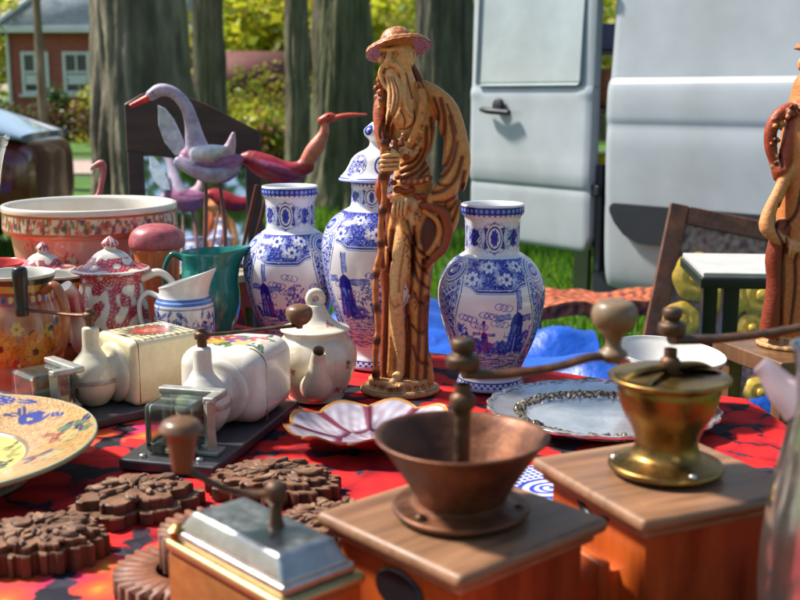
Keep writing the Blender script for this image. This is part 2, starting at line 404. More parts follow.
# ------------------------------------------------------------------ carved figure of the old sage (all in mm, then scaled)
SK = (.76, .42, .16); OC = (.61, .265, .065); RB = (.27, .052, .014); DK = (.085, .018, .007); RD = (.38, .075, .018); BG = (.62, .36, .16)
def q(x, z, y=0.): return ((x - 400) * 1.43, y, (398 - z) * 1.43 + 6)
def q2(*P): return [((x - 400) * 1.43, (398 - z) * 1.43 + 6) for x, z in P]
def sage_figure():
    s = Sculpt()
    # body and robe
    s.ell(q(412, 128, 4), (33, 23, 56), 4, OC); s.ell(q(413, 186, 4), (29, 23, 48), 8, OC)
    s.tube([q(424, 88, 4), q(434, 98, 3), q(446, 113, 1), q(454, 140, -4), q(456, 165, -8), q(449, 188, -14), q(434, 200, -18)], [9, 15, 18, 18.5, 20, 19, 12], 5, OC)
    s.ell(q(436.5, 157, -2), (1.5, 60, 14), 2, sub=True)
    s.ell(q(452, 205, -4), (12, 12, 42), 6, OC); s.ell(q(444, 228, 0), (11, 10, 24), 5, OC)
    s.ell(q(430, 238, -12), (15, 8, 32), 2, DK)
    s.tube([q(422, 206, -22), q(432, 207, -24), q(443, 214, -24), q(448, 230, -23), q(444, 248, -21), q(433, 260, -18), q(423, 270, -14), q(417, 284, -12)], [5, 6, 6.5, 6.5, 6.5, 6, 5.5, 4.5], 2, RB)
    s.tube([q(424, 212, -20), q(436, 220, -20), q(440, 234, -19), q(434, 248, -17), q(424, 260, -13)], 4, 1.5, OC)
    s.ell(q(384, 102, 8), (9, 13, 32), 4, RD); s.tube([q(386, 90, 6), q(381, 112, 0), q(384, 140, -12), q(390, 158, -24)], [8, 11, 11, 8], 4, RD)
    for x, z in ((379, 82), (376.5, 90), (377, 99), (379, 108), (382, 117), (383, 76)): s.ell(q(x, z, 4), (4.2, 6, 5), 1.5, RB)
    s.ell(q(389.5, 126, -8), (8, 8, 15), 3, RB)
    s.tube([q(386, 172, -16), q(381, 190, -12), q(382, 202, -10)], [8, 9, 6], 3, RD)
    # chest and neck
    s.ell(q(405, 112, -14), (17, 12, 32), 4, SK); s.ell(q(400, 118, -22), (9, 7, 11), 3, SK); s.ell(q(410, 120, -20), (8, 7, 11), 3, SK)
    s.tube([q(413, 100, 2), q(407, 84, -4), q(402, 72, -4)], [16, 12.5, 13], 5, SK)
    s.tube([q(412, 68, 6), q(418, 80, 5), q(423, 92, 2)], [5, 5, 6], 3, RB)
    # head
    s.ell(q(399, 60, -4), (21, 22, 27), 4, SK); s.ell(q(396, 72, -12), (13, 14, 13), 5, SK)
    s.cap(q(381.5, 52.5, -19), q(388.5, 53, -26), 3.4, 3.0, 2, SK); s.cap(q(391.5, 53, -27), q(401, 51.5, -22), 3.2, 3, 2, SK)
    for x, y in ((385, -22.5), (395.5, -25)): s.ell(q(x, 57.5, y - 1.5), (5.2, 6., 4.2), 1.2, sub=True)
    for x, y in ((385.2, -19.0), (395.4, -21.0)): s.ell(q(x, 58, y + 3.5), (6.2, 5, 5), .4, DK); s.ell(q(x, 57.6, y - .3), (3.0, 3.2, 2.4), .5, BG); s.ell(q(x - .8, 57.6, y - 3.2), (1.2, .9, 1.2), .2, DK); s.cap(q(x - 2.4, 55.9, y - 3.0), q(x + 2.4, 56.0, y - 2.6), 1.0, 1.0, .5, RB)
    s.cap(q(390, 54, -25), q(388.6, 63, -31), 3, 4.2, 1.5, SK); s.ell(q(386.4, 64, -26), (3, 3, 2.6), 1, SK); s.ell(q(391.6, 64, -27), (3, 3, 2.6), 1, SK)
    s.ell(q(401.5, 62.5, -18.5), (7, 6, 6), 3, SK); s.ell(q(381.7, 62.5, -16), (5, 5, 5), 3, SK)
    s.ell(q(389.5, 70, -24), (5.2, 6, 2.2), 1, DK, sub=True); s.cap(q(386, 72.4, -24), q(393, 72.2, -25), 2., 2., .8, RB)
    for P, r in (([(388.5, 66.4, -29), (383.5, 68.5, -27), (381, 75, -24), (383, 84, -25), (388, 92, -28)], [2.6, 3.2, 3, 2.6, 1.8]),
                 ([(389.5, 66.4, -29.5), (397, 68.5, -27), (402.5, 77, -25), (404, 92, -27), (404.5, 105, -29), (408, 113, -30), (413, 117, -30)], [2.6, 3.6, 3.8, 3.6, 3.2, 2.6, 1.6])):
        s.tube([q(*p) for p in P], r, 1.2, SK)
    s.tube([q(391, 75, -22), q(395, 86, -27), (q(396.5, 98, -31)), q(393.5, 110, -33), q(390, 120, -33), q(388, 130, -31)], [7.5, 8.5, 8.4, 7, 5, 2], 2.5, SK)
    s.tube([q(388, 78, -22), q(391, 92, -29), q(390, 106, -32), q(386, 118, -32)], [4, 4.6, 4, 1.5], 1.5, SK)
    for dx in (-3.4, 0, 3.2):
        s.groove(q2((391 + dx * .7, 79), (395 + dx, 92), (395 + dx, 104), (391 + dx * .6, 118), (388.5, 127)), .9, 1.2, RB, yr=(-60, -20))
    s.ell(q(412.5, 58, 0), (4.5, 6.5, 11), 1.5, SK); s.ell(q(412.5, 57.5, -6), (2.2, 2.6, 6.5), 1, DK, sub=True)
    s.tube([q(409, 52, -8), q(408, 60, -9), q(408, 66, -7)], [3, 2.6, 1.5], 1.5, RB)
    r3 = random.Random(11)
    for i in range(46): z_ = 76 + 44 * r3.random(); s.ell(q(378.5 + 6.5 * r3.random() + (z_ - 76) * .04, z_, -6 - 5 * r3.random()), (2 + 2 * r3.random(), 2.4, 2.4 + 2.4 * r3.random()), .8, (RB, DK, RD, OC)[i % 4])
    for P in ([(384, 122), (381, 135), (386, 150)], [(389, 122), (386, 138), (390, 150)], [(380, 180), (384, 192), (383, 200)]): s.groove(q2(*P), 1.8, 2.2, DK, yr=(-60, 4))
    for dx in (-2.2, 0, 2.4): s.groove(q2((413 + dx, 68), (417 + dx, 79), (421 + dx, 90)), .7, .8, DK, yr=(-40, 20))
    s.groove(q2((406, 76), (409, 88), (412, 100)), 1.1, 1., RB, yr=(-40, 0)); s.groove(q2((401, 112), (405, 121), (404, 128)), 1.1, 1.2, RB, yr=(-60, -10))
    s.groove(q2((414, 112), (414, 122), (408, 129), (400, 130)), 1.2, 1.4, RB, yr=(-60, -10))
    # ornamented collar band, embroidered belly, sash knots
    s.tube([q(417, 86, -13), q(422, 97, -21), q(421, 112, -25), q(417, 128, -26), q(411, 142, -27)], [4.5, 5.5, 6, 6, 5], 2, OC)
    for i in range(9):
        t = i / 8; s.ell(q(418 + 3.6 * math.sin(t * 2.6), 89 + 50 * t, -21 - 9 * min(1, t * 1.8)), (2.5, 2.2, 2.5), .5, BG if i % 2 else RB)
    rr = random.Random(3)
    for i in range(90):
        x = 396 + rr.random() * 24; z = 134 + rr.random() * 20
        if ((x - 408) / 12) ** 2 + ((z - 144) / 10) ** 2 < 1: s.ell(q(x, z, -20 - 4 * (1 - ((x - 408) / 13) ** 2)), 1.8 + rr.random() * 1.1, .6, BG if i % 3 else RB)
    s.ell(q(393, 148, -20), (9, 10, 11), 2, RB)
    for x, z in ((400, 156), (406, 158), (412, 155), (417, 153)): s.ell(q(x, z, -23), (5, 4, 4), 1, RB if x == 406 else OC)
    s.tube([q(398, 178, -22), q(408, 182, -25), q(420, 181, -24), q(430, 178, -20)], [4.5, 5, 5, 4], 1.5, RB)
    for i in range(10): s.ell(q(399 + i * 3.1, 179 + 2.6 * math.sin(i / 3), -28), (2.2, 2.2, 2.8), .5, BG if i % 2 else RB)
    for x, z, r in ((398, 190, 7), (405, 192, 6), (394, 183, 5), (411, 190, 6), (417, 197, 6), (424, 196, 5)): s.ell(q(x, z, -22), (r, 6, r * .8), 1.5, RB)
    s.ell(q(413, 206, -24), (7, 7, 10), 2, BG)
    for i in range(16): s.ell(q(414 + rr.random() * 8, 214 + rr.random() * 8, -25), 2, .5, BG if i % 2 else DK)
    # hands: the upper one grips the staff, the lower one is a loose fist
    s.ell(q(393.5, 162, -30), (9, 7.5, 12), 2, SK)
    for i, (z, L) in enumerate(((155.5, 383.8), (160, 382.2), (164.4, 382.6), (168.6, 384.2))):
        s.tube([q(397.5, z - .6, -38.5), q(390, z - .4, -41.5), q(L, z + .6, -39.5), q(L - .6, z + 1.6, -33)], [3.3, 3.4, 3.0, 2.5], .5, SK)
        if i: s.groove(q2((384, z - 1.8), (391, z - 2.4), (398, z - 2.6)), .7, .8, RB, yr=(-60, -33))
    s.tube([q(398, 157, -30), q(393, 151.5, -36), q(386, 151, -37)], [4, 3.6, 2.6], 1, SK)
    s.ell(q(399.5, 206, -27), (9.5, 8, 12.5), 2, SK); s.tube([q(418, 203, -14), q(410, 202, -20), q(403, 203, -25)], [8, 7, 7], 2, SK)
    for i in range(4):
        x = 393.3 + i * 3.6; s.tube([q(x + 2.2, 199.5, -33), q(x + .8, 206, -37.5), q(x, 213.5, -35.5), q(x + 1, 217.5 - abs(i - 1.5), -29)], [3, 3.1, 2.8, 2.3], .5, SK)
        if i: s.groove(q2((x - .6, 201), (x - 1.2, 208), (x - 1.4, 215)), .6, .8, RB, yr=(-60, -31))
    s.tube([q(405, 199, -30), q(396, 196.5, -36), q(391.5, 200.5, -35)], [3.6, 3.2, 2.4], .8, SK)
    # legs, feet and hanging cloth
    s.tube([q(409, 214, -8), q(401.5, 250, -17), q(396, 290, -24), q(395.5, 303, -23), q(398, 335, -15), q(400.5, 362, -15), q(400.5, 376, -15)], [17, 15.5, 11.5, 11, 10.5, 7, 6.5], 3, SK)
    s.ell(q(394.5, 298, -29), (7, 6, 9), 3, SK)
    s.tube([q(400, 380, -12), q(396, 385, -24), q(391.5, 388.5, -36)], [7.5, 7.5, 5.5], 2, SK)
    for i in range(5): s.cap(q(387.3 + i * 3.1, 389.2, -36 - 3 * math.sin(1 + i * .55)), q(386.3 + i * 3.2, 390, -44 - 3 * math.sin(1 + i * .55)), 2.6, 2.2 if i else 2.6, .5, SK)
    s.tube([q(421, 210, 6), q(420, 262, 4), q(419, 320, 3), q(420, 362, 2), q(421, 389, 0)], [22, 18, 14, 13, 15], 5, OC)
    s.ell(q(404, 240, 4), (20, 12, 50), 6, RB)
    s.tube([q(402.5, 222, -27), q(406, 246, -26), q(409.5, 275, -22), q(413.5, 298, -15), q(414, 316, -12)], [4.5, 6, 6.5, 7, 4], 2, OC)
    for i in range(7): s.groove(q2((403.5 + i * 1.7, 232 + i * 12), (406.5 + i * 1.7, 236 + i * 12), (404.5 + i * 1.7, 241 + i * 12)), .8, 1, DK, yr=(-60, -8))
    s.tube([q(416, 250, -14), q(418, 285, -10), q(418, 330, -10), q(418, 386, -12)], [8, 10, 11, 12], 6, OC); s.tube([q(428, 266, -2), q(425, 300, -4), q(423, 345, -6), q(427, 389, -6)], [9, 11, 11, 12], 7, OC); s.tube([q(424, 300, -14), q(425, 322, -16), q(422, 345, -14)], [3, 5, 2.5], 3, RB)
    s.tube([q(410, 312, -4), q(410, 345, -5), q(409, 389, -7)], [7, 8, 9], 5, RB); s.ell(q(425, 334, -16), (5, 5, 9), 2, RD)
    s.tube([q(391, 205, 4), q(387, 240, 3), q(387, 272, 2), q(389, 300, 2), q(388, 345, 0), q(387, 389, -2)], [13, 14, 13, 11, 11, 12], 6, RB)
    s.tube([q(395, 215, -14), q(391, 245, -13), q(387, 268, -9)], [6, 7, 5], 4, OC); s.tube([q(391, 300, -8), q(391, 330, -10), q(391, 352, -10), q(389, 380, -12)], [6, 6.5, 6.5, 6.5], 4, OC)
    for z in (318, 330, 342, 354): s.ell(q(390.5, z, -14), (4, 3, 4), 1, OC)
    # folds
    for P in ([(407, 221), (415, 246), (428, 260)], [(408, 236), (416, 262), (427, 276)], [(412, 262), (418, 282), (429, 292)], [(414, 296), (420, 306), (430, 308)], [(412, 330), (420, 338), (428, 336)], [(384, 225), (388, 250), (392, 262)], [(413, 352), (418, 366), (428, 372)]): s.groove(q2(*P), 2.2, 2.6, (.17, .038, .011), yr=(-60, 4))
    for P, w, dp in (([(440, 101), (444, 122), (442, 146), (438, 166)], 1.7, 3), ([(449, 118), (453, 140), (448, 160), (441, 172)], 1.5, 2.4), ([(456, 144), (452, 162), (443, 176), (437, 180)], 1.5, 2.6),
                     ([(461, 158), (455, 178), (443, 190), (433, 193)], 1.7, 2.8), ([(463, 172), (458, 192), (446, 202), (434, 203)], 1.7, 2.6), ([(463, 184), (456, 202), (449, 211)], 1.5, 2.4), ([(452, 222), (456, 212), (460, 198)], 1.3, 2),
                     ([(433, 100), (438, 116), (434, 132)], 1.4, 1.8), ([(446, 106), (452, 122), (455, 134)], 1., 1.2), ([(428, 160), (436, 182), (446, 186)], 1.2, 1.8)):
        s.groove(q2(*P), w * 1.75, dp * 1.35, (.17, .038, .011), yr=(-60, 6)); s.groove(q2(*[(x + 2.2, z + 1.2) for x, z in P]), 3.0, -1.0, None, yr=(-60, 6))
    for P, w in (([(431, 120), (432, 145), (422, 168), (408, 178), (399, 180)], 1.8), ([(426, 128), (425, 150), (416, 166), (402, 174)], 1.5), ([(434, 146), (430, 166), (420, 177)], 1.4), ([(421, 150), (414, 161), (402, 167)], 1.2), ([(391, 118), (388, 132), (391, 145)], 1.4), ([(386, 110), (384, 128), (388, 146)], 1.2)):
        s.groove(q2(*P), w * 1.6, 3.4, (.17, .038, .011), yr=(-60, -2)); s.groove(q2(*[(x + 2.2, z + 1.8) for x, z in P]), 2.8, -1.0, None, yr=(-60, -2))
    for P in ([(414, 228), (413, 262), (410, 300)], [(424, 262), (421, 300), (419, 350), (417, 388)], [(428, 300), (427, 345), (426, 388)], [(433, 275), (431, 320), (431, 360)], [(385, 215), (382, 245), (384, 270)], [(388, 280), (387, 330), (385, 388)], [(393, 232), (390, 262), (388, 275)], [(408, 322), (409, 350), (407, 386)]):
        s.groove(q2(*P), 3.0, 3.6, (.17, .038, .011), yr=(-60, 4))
    s.groove(q2((405, 244), (400, 275), (399, 292)), 1.6, .8, (.4, .15, .04), yr=(-60, -16)); s.groove(q2((391, 304), (395, 309), (399, 306)), 1.6, .8, (.4, .15, .04), yr=(-60, -16))
    return s
def staff_mesh(mb, P, r=4.4, col=(.42, .13, .035)):
    Q = spline(np.array(P), 60)
    rr = np.array([r * (1 + .10 * math.sin(i * .9)) for i in range(60)])
    for k in range(0, 60, 8): rr[k:k + 2] *= 1.32
    cc = np.array([DK if k % 8 < 2 else (np.array(col) * (1.25 if k % 3 else .9)) for k in range(60)])
    tube(mb, Q, rr, 14, cc)
def hat_mesh(mb, c, rx, tilt):
    cv = Canvas(900, 420, (.52, .19, .065))
    for i in range(9):
        y = 30 + i * 42
        cv.line([(0, y), (900, y)], 7, DK, .8)
        for k in range(26): cv.line([(k * 34.6 + (17 if i % 2 else 0), y), (k * 34.6 + (17 if i % 2 else 0) + 4, y + 42)], 6, DK, .7)
    nz = bandnoise(900, 420, 40, .5, 5); cv.mask(np.clip(nz * .3, 0, .5), (.72, .36, .14), .8)
    pr = spline([(rx * .60, -6), (rx * .985, -7.5), (rx * 1.0, -5), (rx * .97, -1.5), (rx * .82, 2), (rx * .60, 5), (rx * .51, 8.5), (rx * .46, 15), (rx * .34, 22), (rx * .16, 25.5), (.4, 26)], 90)
    lathe(mb, pr, 90, canvas=cv, at=c, mat=tilt, rmod=lambda r, z, u: (r * (1 + .012 * np.sin(u * 44) * (r > rx * .5)), z + .5 * np.sin(u * 2 * PI * 22) * np.sin(r * .9)))
def sage_base(mb, r, lo=-1.):
    cv = Canvas(1200, 300, (.55, .31, .12))
    for i in range(22):
        x = (i + .5) * 1200 / 22
        cv.scroll(x - 8, 92, 26, 1.2, 0, 7, DK, 1); cv.scroll(x + 18, 208, 20, 1.1, 2, 6, DK, -1); cv.ell(x + 26, 120, 6, 12, (.3, .1, .03))
    for y in (40, 150, 160, 255): cv.line([(0, y), (1200, y)], 6, (.2, .06, .02))
    pr = [(r * .94, lo), (r * 1., 1), (r * 1.0, 5), (r * .96, 8), (r * .84, 10), (r * .80, 12), (r * .80, 18), (r * .77, 21), (r * .70, 22.5), (r * .3, 22.5), (.5, 22.5)]
    lathe(mb, spline(pr, 44), 140, canvas=cv, sy=.88, rmod=lambda rr, z, u: (rr * (1 + .013 * np.sin(u * 2 * PI * 22)), z))
def emit_mm(mb): mb.v = [v * .001 for v in mb.v]; return mb

t = thing('sage_figurine', 'amber resin figurine of a bearded old man in a straw hat holding a staff', 'figurine', (0, 1.577, TZ + .004), 0); t.scale = (1, 1, .984)
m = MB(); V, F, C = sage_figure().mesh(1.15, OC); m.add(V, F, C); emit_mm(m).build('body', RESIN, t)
m = MB(); staff_mesh(m, [q(385, 140, -34), q(383, 165, -34), q(384.5, 198, -30), q(381, 222, -28), q(381, 250, -26), q(376.5, 272, -24), q(375.5, 300, -22), q(378, 330, -20), q(375, 360, -20), q(376, 391, -18)]); emit_mm(m).build('staff', RESIN, t)
m = MB(); hat_mesh(m, np.array(q(397.5, 48.5, -2)), 46.0, (roty(R(-11)) @ rotx(R(-18)))); emit_mm(m).build('straw_hat', STRAWM, t)
m = MB(); sage_base(m, 58); emit_mm(m).build('base', RESIN, t)

# the second figurine stands to the right, its staff arm raised
def q_b(x, z, y=0.): return ((x - 812) * 1.55, y, (352 - z) * 1.55)
def q2b(*P): return [((x - 812) * 1.55, (352 - z) * 1.55) for x, z in P]
s = Sculpt()
s.tube([q_b(812, 100), q_b(811, 150), q_b(812, 200), q_b(813, 260), q_b(812, 345)], [30, 42, 42, 44, 46], 5, OC)
s.tube([q_b(797, 122, -8), q_b(787, 121, -10), q_b(776, 128, -12), q_b(770, 142, -12), q_b(771, 158, -12), q_b(776, 174, -14), q_b(779, 188, -16)], [11, 11, 10.5, 10, 10, 9, 8], 2, RD)
s.tube([q_b(797, 122, -8), q_b(793, 140, -12), q_b(788, 160, -16), q_b(783, 182, -18)], [15, 14, 13, 14], 4, RD)
s.tube([q_b(800, 176, -16), q_b(789, 182, -22), q_b(780, 202, -24), q_b(771, 226, -24), q_b(770, 240, -26), q_b(780, 250, -32), q_b(790, 254, -36)], [11, 10, 10, 12, 13, 9, 7], 3, SK)
s.ell(q_b(793, 256, -38), (10, 7, 9), 2, SK)
for i in range(4): s.tube([q_b(792 + i * 3.4, 255, -43), q_b(790 + i * 3.4, 263, -45), q_b(790 + i * 3.6, 270 - abs(i - 1), -41)], [3.2, 3, 2.4], .5, SK)
s.tube([q_b(785, 240, -22), q_b(781, 270, -20), q_b(784, 300, -20), q_b(780, 346, -20)], [14, 16, 16, 17], 4, RB)
s.tube([q_b(792, 270, -26), q_b(794, 310, -26), q_b(791, 346, -24)], [8, 9, 10], 2, OC); s.tube([q_b(803, 250, -32), q_b(805, 300, -32), q_b(803, 346, -30)], [8, 8, 9], 2, SK)
s.ell(q_b(803, 180, -24), (18, 12, 30), 4, SK); s.tube([q_b(832, 110, 0), q_b(842, 150, -6), q_b(838, 190, -16), q_b(822, 205, -28)], [16, 18, 16, 10], 4, OC)
s.tube([q_b(812, 105, 0), q_b(812, 88, -4)], [14, 12], 4, SK); s.ell(q_b(812, 76, -6), (21, 22, 27), 3, SK); s.cap(q_b(812, 72, -26), q_b(812, 80, -31), 3, 4, 1.5, SK)
for x in (-5, 5): s.ell(q_b(812 + x, 73, -28), (4.4, 4.4, 3.2), 1.5, sub=True); s.ell(q_b(812 + x, 73.4, -24.5), (3.4, 3.4, 2.6), .6, BG)
s.tube([q_b(812, 88, -24), q_b(810, 110, -32), q_b(809, 140, -36)], [10, 9, 2.5], 3, SK)
for x in (-1, 1): s.tube([q_b(812 + x, 84, -29), q_b(812 + x * 6, 90, -26), q_b(812 + x * 7, 112, -30)], [2.6, 3, 1.6], 1.2, SK); s.ell(q_b(812 + x * 14, 76, 0), (4, 6, 10), 1.5, SK)
for P in ([(787, 250), (786, 290), (789, 340)], [(797, 265), (799, 300), (797, 340)], [(779, 215), (777, 240), (784, 256)], [(800, 200), (796, 225), (786, 240)], [(783, 140), (778, 160), (781, 178)], [(808, 250), (810, 300), (809, 340)], [(822, 130), (826, 180), (820, 240), (824, 330)]): s.groove(q2b(*P), 2.2, 3, DK, yr=(-70, 8))
for i in range(110):
    x_, z_ = random.choice(((783 + 14 * random.random(), 116 + 14 * random.random()), (768 + 12 * random.random(), 128 + 60 * random.random()), (780 + 26 * random.random(), 262 + 80 * random.random())))
    s.ell(q_b(x_, z_, -12 - 14 * random.random()), 2.4 + 2 * random.random(), 1., (BG, RB, RD, DK)[i % 4])
t2 = thing('sage_figurine', 'dark amber carved figurine with a crooked raised arm, standing at the far right', 'figurine', (.648, 1.76, .803), 0)
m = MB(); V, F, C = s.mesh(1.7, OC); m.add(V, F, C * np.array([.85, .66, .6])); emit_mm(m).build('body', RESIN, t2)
m = MB(); hat_mesh(m, np.array(q_b(814, 58, -4)), 34, roty(R(6))); emit_mm(m).build('straw_hat', STRAWM, t2)
m = MB(); sage_base(m, 62); m.v = [v + np.array([0, 0, -22]) for v in m.v]; emit_mm(m).build('base', RESIN, t2)
p = thing('plant_stand', 'small wooden pedestal stand under the figurine with the raised arm', 'stand', (.648, 1.76, 0), .3)
m = MB(); box(m, (.19, .19, .03), (0, 0, .765), .004); m.build('top', WOODK, p)
for sx in (-1, 1):
    for sy in (-1, 1): m = MB(); box(m, (.026, .026, .75), (sx * .07, sy * .07, .375), .003); m.build('leg', WOODK, p)
# ------------------------------------------------------------------ blue and white vases
WH = (.70, .70, .71); B1 = (.008, .014, .24); B2 = (.026, .05, .42); B3 = (.16, .25, .66); B4 = (.48, .56, .80)
def arc_rows(prof, H):
    prof = np.asarray(prof); s = np.r_[0, np.cumsum(np.linalg.norm(np.diff(prof, axis=0), axis=1))]; s /= s[-1]
    zmax = np.maximum.accumulate(prof[:, 1] + np.arange(len(prof)) * 1e-9)
    return lambda z: (1 - np.interp(z, zmax, s)) * H
def mill(cv, x, y, k, lat=False):
    """windmill standing at (x, y) canvas px, k px of tower height"""
    cv.poly([(x - .30 * k, y), (x - .17 * k, y - .68 * k), (x + .17 * k, y - .68 * k), (x + .32 * k, y)], B2)
    for i in range(9):
        a = -.28 + .07 * i; cv.line([(x + a * k, y), (x + a * .6 * k, y - .66 * k)], 2.2, B1 if i % 2 else B4)
    cv.poly([(x + .05 * k, y), (x + .1 * k, y - .67 * k), (x + .18 * k, y - .68 * k), (x + .32 * k, y)], B1, .8)
    cv.poly([(x - .2 * k, y - .66 * k), (x - .13 * k, y - .93 * k), (x, y - 1.02 * k), (x + .14 * k, y - .92 * k), (x + .2 * k, y - .66 * k)], B1)
    cv.line([(x - .34 * k, y - .40 * k), (x + .36 * k, y - .40 * k)], 5, B1)
    for i in range(8): cv.line([(x - .33 * k + i * .095 * k, y - .40 * k), (x - .33 * k + i * .095 * k, y - .50 * k)], 2, B1)
    hx, hy = x - .02 * k, y - .88 * k
    for a in (-PI / 2 - .06, -.08, PI - .12, PI / 2 - .1):
        L = k * (.62 if a < -PI / 3 else .58); c, s_ = math.cos(a), math.sin(a); e = (hx + c * L, hy + s_ * L); w = .12 * k
        if a == PI / 2 - .1: L = .42 * k; e = (hx + c * L, hy + s_ * L)
        cv.line([(hx, hy), e], max(3, .035 * k), B1)
        o = (-s_ * w, c * w); b0 = (hx + c * .18 * k, hy + s_ * .18 * k)
        cv.poly([b0, (b0[0] + o[0], b0[1] + o[1]), (e[0] + o[0], e[1] + o[1]), e], B3, .8)
        cv.line([(b0[0] + o[0], b0[1] + o[1]), (e[0] + o[0], e[1] + o[1])], 2.5, B1)
        for i in range(12):
            f = i / 11; px, py = b0[0] + (e[0] - b0[0]) * f, b0[1] + (e[1] - b0[1]) * f; cv.line([(px, py), (px + o[0], py + o[1])], 1.8, B1)
def bush(cv, x, y, w, h, rs, dense=1.):
    for i in range(int(70 * dense)):
        a = rs.random() * 2 * PI; r = math.sqrt(rs.random()); px, py = x + w * r * math.cos(a), y - h / 2 + h / 2 * r * math.sin(a)
        cv.ell(px, py, 4 + rs.random() * 7, 3 + rs.random() * 4, (B1, B2, B2, B3)[rs.randrange(4)], rs.random() * 3, .85)
def swirl(cv, x, y, k, sg, col, w):
    cv.scroll(x, y, .55 * k, 1.15, PI / 2 * sg, w, col, sg); cv.scroll(x + .5 * k * sg, y - .5 * k, .32 * k, 1.1, PI, w * .8, col, -sg)
def leafspray(cv, x, y, k, ang, col):
    for i in range(9):
        a = ang + (i - 4) * .30; cv.line([(x, y), (x + k * .5 * math.cos(a), y + k * .5 * math.sin(a)), (x + k * math.cos(a + .25 * (1 if i > 4 else -1)), y + k * math.sin(a + .25 * (1 if i > 4 else -1)))], max(3, k * .085), col, smooth=8)
def vase_canvas(row, W, zs, seed, reps=3, mills=(), treesat=(), foot=.016, medal=()):
    """zs: heights of the decoration bands"""
    H = 1000; cv = Canvas(W, H, WH); rs = random.Random(seed)
    wash = bandnoise(W, H, 150, .6, seed + 9); cv.mask(np.clip(.12 + .1 * wash, 0, .3), (.56, .54, .56), .4)
    Y = np.arange(H)[:, None] + .5; X = np.arange(W)[None, :] + .5
    # body scene: ground, water strokes, clouds
    g0, g1 = row(zs['scene0']), row(zs['ground'])
    tone = bandnoise(W, H, 15, .6, seed + 3); tone = sum(np.roll(tone, k, 1) for k in range(-16, 17, 2)); tone = tone / tone.std(); hz = np.clip((Y - g1) / 14, 0, 1) * np.clip((g0 - Y) / 14, 0, 1)
    cv.mask(hz * np.clip(tone * .8 + .35, 0, 1), B1, .85); cv.mask(hz * np.clip(-tone * .8 - .25, 0, 1), (.46, .36, .60), .8)
    for i in range(380):
        y = g1 + (g0 - g1) * rs.random(); x = rs.random() * W; L = 14 + rs.random() * 50
        cv.line([(x, y), (x + L / 2, y - 4 + rs.random() * 8), (x + L, y)], 1.5 + rs.random() * 3, (B1, B2, WH, B3)[rs.randrange(4)], .85, smooth=6)
    for i in range(46):
        x = rs.random() * W; bush(cv, x, g1 + 8, 12 + rs.random() * 20, 16 + rs.random() * 34, rs, .35)
    for r in range(reps):
        ox = (r - (reps - 1) / 2) * W / reps
        for dx, dy, w in ((-150, 150, 54), (-96, 120, 44), (-50, 165, 50), (0, 130, 44), (14, 200, 40), (160, 150, 50), (190, 200, 46)):
            for j in range(3): cv.ring(W / 2 + ox + dx + j * 22, g1 - dy + j * 4, w * .42, 13, 3.0, B2)
        for dx, dy, k in mills: mill(cv, W / 2 + ox + dx, g1 + dy, k)
        for dx, dy, w, h in treesat:
            cv.line([(W / 2 + ox + dx, g1 + dy + 12), (W / 2 + ox + dx + 3, g1 + dy - h * .5)], 6, B1); bush(cv, W / 2 + ox + dx, g1 + dy, w, h, rs, 1.5)
    # foot waves
    f0 = row(foot)
    cv.mask((Y > f0) * np.ones((1, W)), (.40, .50, .80), .9); cv.mask((np.abs(Y - (f0 + 13 + 7 * np.sin(X * 2 * PI * 34 / W))) < 4.5) * 1., B1); cv.mask((np.abs(Y - (f0 + 13 - 7 * np.sin(X * 2 * PI * 34 / W))) < 3) * 1., WH)
    cv.mask((np.abs(Y - f0) < 3) * np.ones((1, W)), B1)
    # shoulder scrollwork with a scalloped lower border
    s0, s1 = row(zs['sh0']), row(zs['sh1'])
    edge = s0 - 16 * np.abs(np.sin(X * PI * reps * 3 / W)) + 34 * np.clip(np.cos(X * 2 * PI * reps / W + PI) - .1, 0, 1)
    dens = ((Y < edge) & (Y > s1)) * 1.
    n1 = bandnoise(W, H, 25, .28, seed); n2 = bandnoise(W, H, 13, .3, seed + 1)
    cv.mask(dens, B1); cv.mask(dens * np.clip((n1 - .35) * 4, 0, 1), B2, .9); cv.mask(dens * np.clip((.15 - abs(n1)) * 10, 0, 1), WH); cv.mask(dens * np.clip((.09 - abs(n2)) * 9, 0, 1), B4, .6)
    cv.mask((np.abs(Y - edge) < 3.2) * 1., B1); cv.mask((np.abs(Y - edge - 8) < 1.6) * 1., B2); cv.mask((np.abs(Y - edge + 7) < 2) * 1., B4)
    for r in range(reps * 6):
        x = W * (r + .5) / (reps * 6) + rs.uniform(-12, 12); y = s1 + (s0 - s1) * (.30 + .42 * (r % 2)); k = 26 + 8 * rs.random()
        cv.disk(x, y, k * .95, B1); cv.flower(x, y, k, WH, B2, 7, B2, rs.random()); cv.ring(x, y, k * .28, k * .28, 3, B1)
        leafspray(cv, x + k, y + 6, 34, .3, B4); leafspray(cv, x - k, y - 6, 30, PI - .2, WH)
